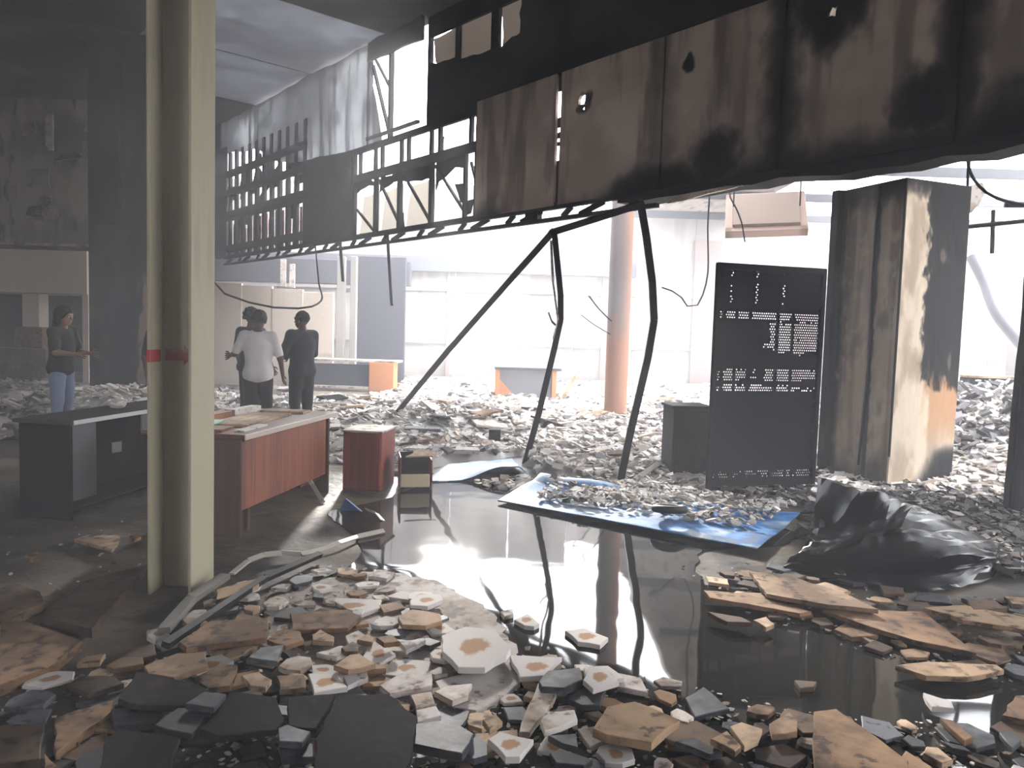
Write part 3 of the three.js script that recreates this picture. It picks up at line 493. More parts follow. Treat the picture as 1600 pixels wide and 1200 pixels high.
{
  const T_blue = tex(512, 256, (u, v) => { const n = fbm(u * 7, v * 5, 141, 5), m = fbm(u * 24, v * 16, 142, 4); let c = mix3([70, 134, 196], [44, 96, 156], sm(0.3, 0.7, m)); c = mix3(c, [170, 182, 194], sm(0.44, 0.6, n + (0.3 - u) * 0.35)); return mix3(c, [96, 92, 88], sm(0.6, 0.75, m) * 0.4); });
  T_blue.wrapS = T_blue.wrapT = THREE.ClampToEdgeWrapping;
  const M_blue = mat({ map: T_blue, roughness: 0.6, specularIntensity: 0.6 });
  tag(mesh('blue_sheet', sheet([ground(778, 783, 0.03), ground(1183, 858, 0.05), ground(1250, 803, 0.05), ground(845, 753, 0.04)], 40, 20, (u, v) => [0.02 * Math.sin(u * 9 + v * 4) * v + 0.05 * sm(0.1, 0, u) * v + 0.09 * sm(0.75, 1, v) * sm(0.3, 0.02, Math.abs(u - 0.16)) + 0.02 * fbm(u * 5, v * 4, 3)]), M_blue), 'large blue sheet strewn with rubble, lying across the wet floor', 'sheet');
  const T_blue2 = tex(256, 128, (u, v) => { const n = fbm(u * 6, v * 5, 145, 5); return mix3(mix3([120, 160, 204], [84, 128, 182], fbm(u * 14, v * 9, 146, 3)), [188, 196, 206], sm(0.5, 0.66, n)); });
  tag(mesh('blue_sheet', sheet([ground(662, 753, 0.015), ground(832, 749, 0.015), ground(800, 718, 0.05), ground(700, 726, 0.04)], 30, 14, (u, v) => [0.13 * sm(0.3, 0.72, u) * sm(1.02, 0.86, u) * sm(0.9, 0.1, v) + 0.02 * fbm(u * 5, v * 4, 8)]), mat({ map: T_blue2, roughness: 0.6 })), 'smaller pale blue sheet with a raised front edge, near the foot of the frame', 'sheet');
  const ring = new THREE.TorusGeometry(0.115, 0.032, 12, 32); ring.rotateX(Math.PI / 2 - 0.15);
  const o = mesh('black_ring', ring, mat({ color: 0x141416, roughness: 0.6 })); o.position.set(...ground(1046, 795, 0.15)); tag(o, 'small black rubber ring lying on the blue sheet', 'ring');

  // crumpled black plastic tarpaulin at the right
  const ctl = [ // rows from the front to the back: [px, py, depth]
    [[1222, 894, 4.98], [1290, 913, 4.8], [1380, 932, 4.66], [1460, 936, 4.63], [1520, 920, 4.76], [1565, 897, 5.0]],
    [[1226, 882, 5.0], [1290, 895, 4.84], [1340, 905, 4.76], [1400, 908, 4.75], [1505, 893, 4.82], [1562, 886, 5.05]],
    [[1233, 872, 5.08], [1292, 886, 4.98], [1345, 904, 4.96], [1405, 905, 4.95], [1500, 890, 5.0], [1560, 880, 5.12]],
    [[1248, 862, 5.1], [1290, 873, 4.93], [1350, 874, 4.92], [1410, 872, 4.92], [1495, 870, 4.98], [1558, 874, 5.15]],
    [[1260, 850, 5.14], [1284, 862, 4.95], [1345, 838, 4.95], [1400, 832, 4.95], [1490, 846, 5.02], [1555, 868, 5.2]],
    [[1266, 838, 5.25], [1310, 845, 5.12], [1360, 832, 5.16], [1405, 829, 5.18], [1490, 841, 5.2], [1556, 865, 5.3]],
    [[1272, 822, 5.4], [1330, 842, 5.34], [1372, 840, 5.36], [1410, 837, 5.36], [1490, 845, 5.36], [1558, 863, 5.4]],
    [[1274, 785, 5.48], [1322, 812, 5.42], [1380, 808, 5.42], [1420, 812, 5.44], [1495, 832, 5.48], [1560, 858, 5.5]],
    [[1280, 743, 5.6], [1325, 758, 5.62], [1390, 774, 5.66], [1440, 794, 5.7], [1510, 828, 5.72], [1562, 854, 5.75]],
    [[1285, 835, 5.9], [1340, 842, 6.0], [1400, 848, 6.05], [1460, 850, 6.05], [1510, 850, 6.02], [1560, 852, 6.0]],
  ].map((r) => r.map(([x, y, d]) => { const p = at(x, y, d); p[1] = Math.max(0.015, p[1]); return V(...p); }));
  const cr = (a, b, c, d, t) => { const q = (k) => 0.5 * ((2 * b[k]) + (c[k] - a[k]) * t + (2 * a[k] - 5 * b[k] + 4 * c[k] - d[k]) * t * t + (3 * b[k] - a[k] - 3 * c[k] + d[k]) * t * t * t); return V(q('x'), q('y'), q('z')); };
  const nu = 26, nv = 30, R = ctl.length - 1, C = 5, pos = [], idx = [];
  for (let j = 0; j <= nv; j++) for (let i = 0; i <= nu; i++) {
    const v = j / nv * R, u = i / nu * C, jv = Math.min(R - 1, Math.floor(v)), iu = Math.min(C - 1, Math.floor(u)), cl = (k, m) => Math.max(0, Math.min(m, k));
    const row = (k) => { const r = ctl[cl(k, R)]; return cr(r[cl(iu - 1, C)], r[iu], r[iu + 1], r[cl(iu + 2, C)], u - iu); };
    const p = cr(row(jv - 1), row(jv), row(jv + 1), row(jv + 2), v - jv), w = 0.022 * (hash(i, j, 153) - 0.5) + 0.03 * (Math.abs(vnoise(u * 1.6 - v * 0.5, v * 0.7 + 3, 152) - 0.5) * 3 - 0.5);
    pos.push(p.x, Math.max(0.008, p.y + w), p.z + w * 0.5);
  }
  for (let j = 0; j < nv; j++) for (let i = 0; i < nu; i++) { const a = j * (nu + 1) + i; idx.push(a, a + 1, a + nu + 2, a, a + nu + 2, a + nu + 1); }
  const g = new THREE.BufferGeometry(); g.setAttribute('position', new THREE.Float32BufferAttribute(pos, 3)); g.setIndex(idx); g.setAttribute('uv', new THREE.Float32BufferAttribute(new Float32Array(pos.length / 3 * 2), 2));
  tag(mesh('plastic_tarpaulin', toCreasedNormals(g, 0.5), mat({ color: 0x04070a, roughness: 0.27, specularIntensity: 0.5 })), 'crumpled black plastic tarpaulin heaped in front of the concrete pillar', 'tarpaulin');
}
// ---------------------------------------------------------------- standing water
const inPoly = (p, x, y) => { let c = false; for (let i = 0, j = p.length - 1; i < p.length; j = i++) { const [xi, yi] = p[i], [xj, yj] = p[j]; if ((yi > y) !== (yj > y) && x < (xj - xi) * (y - yi) / (yj - yi) + xi) c = !c; } return c; };
{
  reseed(21);
  const out = [[512, 800], [600, 782], [660, 757], [760, 752], [850, 760], [1000, 775], [1190, 815], [1255, 835], [1235, 850], [1100, 862], [1085, 885], [1100, 915], [1250, 935], [1420, 985], [1610, 1030], [1680, 1120], [1600, 1230], [1000, 1300], [500, 1280], [330, 1130], [400, 1000], [470, 925], [540, 890], [566, 862], [545, 832]].map(([x, y]) => { const p = ground(x, y); return [p[0], -p[2]]; });
  const pts = ragged(out, 0.12, 0.03);
  const g = new THREE.ExtrudeGeometry(new THREE.Shape(pts.map(([x, y]) => new THREE.Vector2(x, y))), { depth: 0.009, bevelEnabled: false }); g.rotateX(-Math.PI / 2);
  const T_rip = tex(256, 256, (u, v) => 255 * fbm(u * 5, v * 5, 161, 2), { srgb: false, mx: 1.6, my: 1.6 });
  const w = mesh('water', muv(g), mat({ color: 0x23221f, roughness: 0.035, ior: 1.34, bumpMap: T_rip, bumpScale: 0.0016 }));
  tag(w, 'sheet of still grey water on the floor mirroring the bent frame', 'water', null, 'stuff');
}

{
  reseed(22);                                               // thin pale layer under the tiles at the shallow end of the water
  const out = [[430, 935], [520, 905], [590, 893], [690, 912], [765, 958], [805, 1010], [800, 1075], [720, 1115], [560, 1100], [470, 1050], [405, 995]].map(([x, y]) => { const p = ground(x, y); return [p[0], -p[2]]; });
  const g = new THREE.ExtrudeGeometry(new THREE.Shape(ragged(out, 0.05, 0.025).map(([x, y]) => new THREE.Vector2(x, y))), { depth: 0.012, bevelEnabled: false }); g.rotateX(-Math.PI / 2);
  tag(mesh('pale_film', muv(g), mat({ map: T.pale, color: 0xc8c4c4, roughness: 0.8, specularIntensity: 0.4 })), 'thin pale slurry under the broken tiles at the shallow end of the water', 'film', null, 'stuff');
}

// ---------------------------------------------------------------- broken boards and tiles in the foreground
const loose = [];                                           // fragments whose labels are worked out from what lies beside them
const traced = [];                                          // outlines kept in the ground plane, so that the loose filling avoids them
function shardGeo(poly, t, step = 0.07, amp = 0.006) {      // poly: local x, z
  const area = poly.reduce((s, p, i) => { const q = poly[(i + 1) % poly.length]; return s + p[0] * q[1] - q[0] * p[1]; }, 0);
  const P = ragged(area < 0 ? poly.slice().reverse() : poly, step, amp).map(([x, z]) => new THREE.Vector2(x, z));
  const g = new THREE.ExtrudeGeometry(new THREE.Shape(P), { depth: t - 0.006, bevelEnabled: true, bevelThickness: 0.003, bevelSize: 0.003, bevelOffset: -0.003, bevelSegments: 1 });
  g.rotateX(Math.PI / 2); g.translate(0, 0, 0);
  return muv(g, rnd() * 3, rnd() * 3);
}
const KIND = {
  t: [['tan', { map: T.tan }], ['tan', { map: T.tan, color: 0xd8d0c8 }], ['tan', { map: T.tan, color: 0xb8a898 }]],
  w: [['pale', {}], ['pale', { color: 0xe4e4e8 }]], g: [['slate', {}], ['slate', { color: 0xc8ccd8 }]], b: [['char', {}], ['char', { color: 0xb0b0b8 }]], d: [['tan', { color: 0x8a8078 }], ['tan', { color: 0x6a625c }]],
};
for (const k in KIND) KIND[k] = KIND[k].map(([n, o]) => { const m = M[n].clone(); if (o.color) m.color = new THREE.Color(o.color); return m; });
// wet fragments: a pale rim with a brown, drier middle
const T_ring = tex(128, 128, (u, v) => { const n = fbm(u * 5, v * 5, 171, 4), r = Math.hypot(u - 0.5, v - 0.5) + (n - 0.5) * 0.35; return mix3([158, 120, 90], [196, 190, 186], sm(0.12, 0.24, r)); });
const M_ring = mat({ map: T_ring, roughness: 0.85, specularIntensity: 0.4 });
function ringUV(g) { g.computeBoundingBox(); const b = g.boundingBox, p = g.attributes.position, uv = g.attributes.uv; for (let i = 0; i < p.count; i++) uv.setXY(i, clamp((p.getX(i) - b.min.x) / (b.max.x - b.min.x), 0.01, 0.99), clamp((p.getZ(i) - b.min.z) / (b.max.z - b.min.z), 0.01, 0.99)); return g; }
const NAMES = { t: ['tan', 'board_fragment'], w: ['pale', 'tile_fragment'], g: ['grey', 'tile_fragment'], b: ['black', 'board_fragment'], d: ['dark brown', 'board_fragment'] };
function shard(pix, kind, level, label, opt = {}) {         // pix: outline in the photograph, level: how many pieces it lies on
  const h = 0.03 + level * 0.03 + (opt.h || 0), t = opt.t || 0.025;
  const P = pix.map(([x, y]) => { const p = ground(x, y, h); return [p[0], p[2]]; });
  traced.push(P);
  const cx = P.reduce((s, p) => s + p[0], 0) / P.length, cz = P.reduce((s, p) => s + p[1], 0) / P.length;
  const g = shardGeo(P.map(([x, z]) => [x - cx, z - cz]), t);
  const o = mesh(NAMES[kind][1], kind === 'w' && opt.ring ? ringUV(g) : g, kind === 'w' && opt.ring ? M_ring : pick(KIND[kind]));
  const tilt = opt.tilt ?? 0.012;
  o.position.set(cx, h, cz); o.rotation.set(rr(-tilt, tilt), 0, rr(-tilt, tilt));
  if (!label) loose.push([o, kind, cx, cz, Math.sqrt(Math.abs(P.reduce((q, p, i) => { const b = P[(i + 1) % P.length]; return q + p[0] * b[1] - p[1] * b[0]; }, 0)) / 6.28), P.length, !!opt.ring]);
  return tag(o, label || GROUPS[kind][0], NAMES[kind][1].split('_')[0] + ' fragment', label ? undefined : GROUPS[kind][1]);
}
const GROUPS = {
  t: ['small tan board fragment among the rubble on the foreground floor', 'tan fragments of the foreground'], w: ['small pale tile fragment among the rubble on the foreground floor', 'pale fragments of the foreground'],
  g: ['small grey tile fragment among the rubble on the foreground floor', 'grey fragments of the foreground'], b: ['small black charred fragment among the rubble on the foreground floor', 'black fragments of the foreground'],
  d: ['small dark brown board fragment in the shade of the foreground floor', 'dark brown fragments of the foreground'],
};
const z6 = (a) => a.map(([x, y]) => [x / 3.2, 825 + y / 3.2]), z7 = (a) => a.map(([x, y]) => [450 + x / 3.2, 825 + y / 3.2]), z8 = (a) => a.map(([x, y]) => [900 + x / 2.286, 825 + y / 2.286]);
{
  reseed(33);
  const A = (f, pts, k, lv, label, opt) => shard(f(pts), k, lv, label, opt);
  A(z7, [[10, 430], [300, 408], [365, 440], [300, 500], [20, 515]], 't', 1, 'long tan board fragment in the middle of the foreground rubble');
  A(z7, [[210, 350], [330, 352], [470, 360], [460, 400], [375, 430], [290, 405]], 'w', 0, 'pale fragment with a brown middle behind the long tan board', { ring: 1 });
  A(z7, [[550, 445], [620, 408], [760, 430], [770, 465], [690, 490], [570, 485]], 't', 1, 'six sided tan fragment with a white smear at the water edge');
  A(z7, [[610, 365], [660, 335], [760, 335], [778, 360], [700, 392], [615, 388]], 'w', 1, 'small round pale fragment with a brown middle in shallow water', { ring: 1 });
  A(z7, [[490, 345], [560, 315], [660, 330], [610, 362]], 'w', 0);
  A(z7, [[768, 540], [890, 495], [1040, 515], [1115, 610], [1090, 640], [985, 700], [850, 698], [775, 620]], 'w', 2, 'large many sided pale plate with brown patches in shallow water', { ring: 1, t: 0.03 });
  A(z7, [[1110, 640], [1370, 645], [1280, 740], [1160, 750]], 'w', 1, 'pale fragment with a brown spot right of the large pale plate', { ring: 1 });
  A(z7, [[1255, 770], [1300, 715], [1460, 700], [1475, 760], [1380, 800], [1270, 795]], 'g', 2, 'six sided slate grey tile fragment in front of the water', { t: 0.04 });
  A(z7, [[1480, 700], [1600, 690], [1680, 750], [1500, 795]], 'w', 1, null, { ring: 1 });
  A(z7, [[1385, 850], [1460, 805], [1590, 805], [1560, 885], [1470, 890]], 'g', 1);
  A(z7, [[620, 1080], [640, 980], [800, 960], [930, 1030], [870, 1130]], 'g', 2, 'large five sided slate tile fragment beside the black board', { t: 0.035 });
  A(z7, [[878, 1132], [940, 1035], [1000, 1080], [1000, 1140], [930, 1160]], 'g', 1, 'grey tile fragment against the right side of the large slate one');
  A(z7, [[250, 840], [500, 835], [640, 940], [610, 1180], [520, 1290], [130, 1290], [140, 1060]], 'b', 3, 'largest black charred board at the bottom of the foreground rubble', { t: 0.035 });
  A(z7, [[0, 845], [240, 832], [140, 1010], [0, 990]], 'b', 2, 'black charred board fragment tucked behind the largest black board');
  A(z7, [[-50, 1005], [-5, 985], [115, 1020], [70, 1078], [-45, 1070]], 'g', 3, 'small slate tile fragment on top between two black boards');
  A(z7, [[-48, 1088], [120, 1080], [130, 1150], [-30, 1150]], 'g', 2);
  A(z7, [[1155, 1020], [1250, 780], [1345, 820], [1300, 900], [1210, 1020]], 'w', 1, 'narrow pale strip pointing away from the viewer near the front', { ring: 0 });
  A(z7, [[735, 770], [840, 740], [1090, 655], [1160, 770], [1050, 865], [940, 920], [830, 900]], 'w', 0, 'white sheet half under water in front of the large pale plate');
  A(z7, [[730, 820], [800, 790], [920, 780], [900, 840], [820, 870]], 'w', 1); A(z7, [[610, 835], [715, 820], [735, 880], [640, 905]], 'w', 1); A(z7, [[640, 912], [740, 892], [765, 940], [650, 975]], 'w', 1);
  A(z7, [[455, 790], [620, 700], [720, 730], [720, 790], [510, 835]], 'w', 1, 'pointed pale fragment left of the white sunken sheet');
  A(z7, [[230, 690], [310, 635], [360, 630], [440, 680], [300, 715]], 't', 2, 'reddish tan pointed fragment among pale ones');
  A(z7, [[390, 695], [500, 680], [490, 705], [395, 712]], 't', 1); A(z7, [[120, 540], [160, 510], [230, 545], [225, 570], [125, 565]], 't', 1); A(z7, [[345, 560], [400, 530], [430, 550], [420, 575]], 't', 1); A(z7, [[440, 550], [520, 535], [560, 570], [480, 578]], 't', 2);
  A(z7, [[265, 600], [320, 570], [355, 580], [350, 620], [280, 620]], 't', 1); A(z7, [[100, 730], [240, 720], [300, 800], [130, 830]], 'w', 1, null, { ring: 1 }); A(z7, [[275, 740], [390, 712], [400, 750], [300, 792]], 'w', 1);
  A(z7, [[555, 570], [680, 550], [690, 562], [590, 612]], 'w', 1); A(z7, [[1000, 1060], [1060, 1020], [1230, 1060], [1160, 1150], [1090, 1150]], 'w', 2, 'pale arrow shaped fragment near the bottom edge', { ring: 1 });
  A(z7, [[880, 932], [1010, 910], [1040, 960], [970, 1010], [900, 990]], 't', 0); A(z7, [[972, 962], [1040, 930], [1075, 970], [1010, 1010]], 't', 2);
  A(z8, [[60, 720], [110, 640], [210, 620], [370, 685], [270, 770], [110, 742]], 't', 2, 'large tan board fragment at the front edge of the dark water', { t: 0.035 });
  A(z7, [[1260, 970], [1290, 920], [1430, 910], [1450, 960], [1280, 1020]], 'w', 2); A(z7, [[1300, 1040], [1440, 1030], [1450, 1100], [1370, 1080]], 'g', 2); A(z7, [[1310, 1130], [1360, 1105], [1520, 1160], [1480, 1192], [1340, 1178]], 'g', 2);
  A(z7, [[1060, 420], [1120, 405], [1128, 432], [1080, 442]], 'w', 0, 'tiny pale scrap alone in the bright water'); A(z7, [[1130, 460], [1200, 430], [1255, 480], [1230, 495], [1180, 490]], 'w', 0, 'small pale scrap in the bright water right of the tiny one', { ring: 1 });
  A(z7, [[1385, 515], [1480, 500], [1600, 550], [1560, 590], [1450, 572]], 'w', 0, 'leaf shaped pale fragment floating alone in the bright water', { ring: 1 });
  A(z8, [[25, 545], [50, 490], [110, 510], [155, 550], [60, 578]], 'w', 2, 'pale fragment with a raised middle at the near end of the bright water', { ring: 1 }); A(z8, [[10, 610], [40, 580], [100, 575], [70, 615]], 'w', 1);
  A(z8, [[455, 225], [600, 235], [840, 297], [800, 305], [480, 252]], 't', 1, 'long pointed tan board on the right bank of the water');
  A(z8, [[620, 155], [740, 165], [960, 235], [1080, 295], [900, 277], [680, 235]], 't', 2, 'long tan board in front of the black tarpaulin');
  A(z8, [[880, 292], [1080, 297], [1240, 300], [1430, 450], [1200, 400], [1010, 340]], 't', 1, 'longest tan board slanting to the right below the black tarpaulin');
  A(z8, [[1240, 285], [1390, 275], [1600, 320], [1700, 380], [1380, 330], [1330, 310]], 't', 2, 'wide tan board at the right edge of the photo');
  A(z8, [[1140, 490], [1250, 478], [1500, 490], [1530, 510], [1400, 535], [1250, 530]], 't', 1, 'pale tan spindle shaped board in dark water at the right');
  A(z8, [[1240, 590], [1340, 620], [1350, 645], [1270, 640]], 'w', 1, 'bright white scrap lying in the dark rubble at the right');
  A(z8, [[850, 660], [930, 650], [1190, 835], [1180, 900], [850, 900]], 't', 1, 'large three cornered tan board at the bottom right');
  A(z8, [[690, 700], [760, 660], [790, 690], [790, 730], [700, 740]], 't', 1); A(z8, [[550, 710], [590, 695], [665, 720], [650, 760], [600, 782]], 't', 1); A(z8, [[480, 755], [540, 725], [590, 780], [570, 800]], 't', 2); A(z8, [[355, 765], [420, 750], [525, 800], [480, 812]], 'g', 1);
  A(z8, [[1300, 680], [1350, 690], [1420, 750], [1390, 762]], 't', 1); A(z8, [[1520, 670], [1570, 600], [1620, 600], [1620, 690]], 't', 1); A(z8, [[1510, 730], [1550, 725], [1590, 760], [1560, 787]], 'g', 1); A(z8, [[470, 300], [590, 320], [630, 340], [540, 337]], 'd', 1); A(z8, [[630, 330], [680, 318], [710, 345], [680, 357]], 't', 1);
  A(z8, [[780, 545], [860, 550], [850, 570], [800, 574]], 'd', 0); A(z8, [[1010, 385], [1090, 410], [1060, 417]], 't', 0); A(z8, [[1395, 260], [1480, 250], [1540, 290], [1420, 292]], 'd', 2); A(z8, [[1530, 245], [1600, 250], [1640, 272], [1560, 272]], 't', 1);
  A(z6, [[895, 570], [1050, 470], [1345, 450], [1330, 550], [930, 602]], 't', 2, 'wide tan board fragment right of the column shadow', { t: 0.03 });
  A(z6, [[910, 460], [1000, 450], [1040, 470], [940, 492]], 't', 1); A(z6, [[1333, 560], [1420, 500], [1500, 520], [1520, 562], [1430, 592]], 't', 1);
  A(z6, [[1240, 650], [1300, 600], [1420, 585], [1390, 672]], 'g', 2, 'dark grey tile fragment resting on tan ones'); A(z6, [[720, 690], [880, 630], [1030, 620], [1040, 690], [870, 752], [740, 730]], 't', 2, 'tan six sided board fragment behind the black ones at left');
  A(z6, [[530, 690], [600, 650], [710, 645], [720, 680], [560, 707]], 't', 1, 'tan fragment at the left end of the rubble near the column shadow'); A(z6, [[1040, 600], [1120, 572], [1330, 562], [1200, 640], [1090, 672]], 't', 0); A(z6, [[970, 750], [1110, 680], [1190, 690], [1150, 792], [1040, 802]], 't', 1);
  A(z6, [[1205, 740], [1290, 720], [1360, 760], [1330, 800], [1250, 792]], 't', 2, null); A(z6, [[1380, 740], [1520, 735], [1530, 802], [1400, 812]], 't', 1);
  A(z6, [[590, 860], [680, 722], [960, 770], [1040, 800], [940, 890], [700, 892]], 'b', 2, 'brownish black board fragment at the back of the black group');
  A(z6, [[560, 905], [830, 900], [770, 980], [570, 992]], 'g', 1); A(z6, [[930, 880], [1020, 822], [1130, 832], [1070, 902]], 'g', 3); A(z6, [[770, 990], [890, 902], [1050, 902], [960, 1032], [830, 1012]], 'g', 2, 'slate tile fragment in the middle of the black group at lower left');
  A(z6, [[490, 1240], [520, 1080], [600, 1000], [900, 1050], [820, 1240]], 'b', 2, 'dark slate board at the bottom left of the black group'); A(z6, [[1000, 1010], [1150, 822], [1380, 850], [1420, 960], [1380, 1010], [1100, 1040]], 'b', 2, null);
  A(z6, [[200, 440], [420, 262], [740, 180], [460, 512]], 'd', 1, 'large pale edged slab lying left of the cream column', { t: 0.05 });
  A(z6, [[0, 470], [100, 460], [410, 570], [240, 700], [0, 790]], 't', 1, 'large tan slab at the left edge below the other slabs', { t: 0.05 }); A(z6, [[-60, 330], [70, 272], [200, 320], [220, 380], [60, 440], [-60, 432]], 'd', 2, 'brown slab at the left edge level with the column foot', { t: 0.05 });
  A(z6, [[270, 950], [570, 862], [550, 920], [280, 1130]], 't', 1, 'tan slab left of the black group of boards', { t: 0.04 }); A(z6, [[-30, 990], [220, 980], [200, 1160], [-30, 1180]], 'd', 1, 'dark brown slab at the lower left corner', { t: 0.04 }); A(z6, [[290, 1150], [540, 1012], [520, 1110], [400, 1172]], 't', 0); A(z6, [[210, 1240], [220, 1130], [330, 1220]], 't', 2);
  A(z6, [[330, 790], [400, 742], [570, 742], [620, 780], [440, 832]], 'd', 1, 'brown board fragment in the shade left of the tan ones'); A(z6, [[1080, 310], [1300, 250], [1290, 290], [1080, 362]], 't', 1, 'tan board strip right of the foot of the cream column');
  A(z6, [[370, 915], [490, 885], [600, 895], [590, 935], [560, 970]].map(([x, y]) => [x - 0, y - 860]), 't', 1, 'tan board scrap on the floor in front of the dark counter'); A(z6, [[130, 140], [190, 118], [200, 145], [150, 158]], 't', 1); A(z6, [[648, 40], [680, 28], [705, 45], [670, 58]], 't', 1);
}
// loose filling between them
{
  reseed(44);
  const left = [[250, 1000], [330, 940], [480, 895], [590, 900], [650, 925], [700, 985], [780, 1030], [960, 1060], [1090, 1090], [1300, 1135], [1620, 1150], [1620, 1240], [-20, 1240], [-20, 1110], [150, 1040]];
  const right = [[1085, 905], [1250, 888], [1420, 940], [1620, 950], [1620, 1075], [1400, 1030], [1180, 960]];
  const tight = [[330, 940], [480, 893], [590, 905], [690, 990], [760, 1080], [620, 1090], [300, 1060]];
  const done = [];
  let n = 0;
  for (let tries = 0; tries < 9000 && n < 215; tries++) {
    const px = rr(-20, 1620), py = rr(880, 1240), wl = inPoly(left, px, py), wr = inPoly(right, px, py);
    if (!wl && !wr) continue;
    const c = ground(px, py), r = inPoly(tight, px, py) ? rr(0.05, 0.12) : px > 1000 ? rr(0.045, 0.14) : rr(0.045, 0.12);
    if (traced.some((P) => inPoly(P, c[0], c[2])) || done.some(([x, z, q]) => Math.hypot(x - c[0], z - c[2]) < (q + r) * 0.84)) continue;
    done.push([c[0], c[2], r]); n++;
    const k = 4 + Math.floor(rnd() * 4), a0 = rnd() * 6.28, el = rr(0.6, 1);
    const poly = [...Array(k)].map((_, i) => { const a = i / k * 6.283 + rr(-0.25, 0.25), q = r * rr(0.8, 1.15); return [q * Math.cos(a), q * Math.sin(a) * el]; });
    const kind = wr ? pick(['t', 't', 'd', 'd', 'g']) : py > 1085 && px < 700 ? pick(['g', 'g', 'b', 't']) : px > 1000 ? pick(['t', 'd', 'd', 'g', 'w']) : px > 560 ? pick(['w', 'w', 'w', 'w', 'w', 'g', 't']) : px > 330 && py < 970 ? pick(['w', 'w', 'w', 'w', 'g', 't']) : pick(['t', 'w', 't', 'd', 'w']);
    const g = shardGeo(poly, rr(0.014, 0.026), 0.06, 0.004), ring = kind === 'w' && rnd() < 0.4;
    const o = mesh(NAMES[kind][1], ring ? ringUV(g) : g, ring ? M_ring : pick(KIND[kind]));
    o.position.set(c[0], 0.028 + rnd() * 0.012, c[2]); o.rotation.set(rr(-0.06, 0.06), a0, rr(-0.06, 0.06), 'YXZ');
    tag(o, GROUPS[kind][0], NAMES[kind][1].split('_')[0] + ' fragment', GROUPS[kind][1]); loose.push([o, kind, c[0], c[2], r, k, ring]);
  }
}

// ---------------------------------------------------------------- rubble that nobody could count: grit, ash and heaps
function scatter(name, label, count, place, geos, colors, rough = 0.85) {
  const G = geos, per = Math.ceil(count / G.length);
  const root = new THREE.Group(); root.name = numbered(name); scene.add(root); tag(root, label, 'rubble', null, 'stuff');
  G.forEach((geo, gi) => {
    const im = new THREE.InstancedMesh(geo, mat({ color: 0xffffff, roughness: rough }), per), m = new THREE.Matrix4(), q = new THREE.Quaternion(), c = new THREE.Color();
    for (let i = 0; i < per; i++) {
      const { p, s, tilt, col } = place();
      q.setFromEuler(new THREE.Euler(rr(-tilt, tilt), rnd() * 6.283, rr(-tilt, tilt), 'YXZ'));
      m.compose(V(...p), q, V(s * rr(0.6, 1.4), s * rr(0.6, 1.2), s * rr(0.6, 1.4))); im.setMatrixAt(i, m);
      const k = col || pick(colors), b = rr(0.75, 1.15); c.setRGB(k[0] * b, k[1] * b, k[2] * b); im.setColorAt(i, c);
    }
    im.name = 'pieces'; shadows(im); root.add(im);
  });
}
const chip = (k, t, jag) => { const P = [...Array(k)].map((_, i) => { const a = i / k * 6.283 + rr(-jag, jag), q = rr(0.65, 1.1); return new THREE.Vector2(q * Math.cos(a), q * Math.sin(a)); }); const g = new THREE.ExtrudeGeometry(new THREE.Shape(P), { depth: t, bevelEnabled: false }); g.rotateX(-Math.PI / 2); g.translate(0, -t / 2, 0); return muv(g); };
reseed(55);
const chips = [chip(5, 0.22, 0.3), chip(4, 0.16, 0.3), chip(6, 0.3, 0.3), chip(4, 0.5, 0.4)];
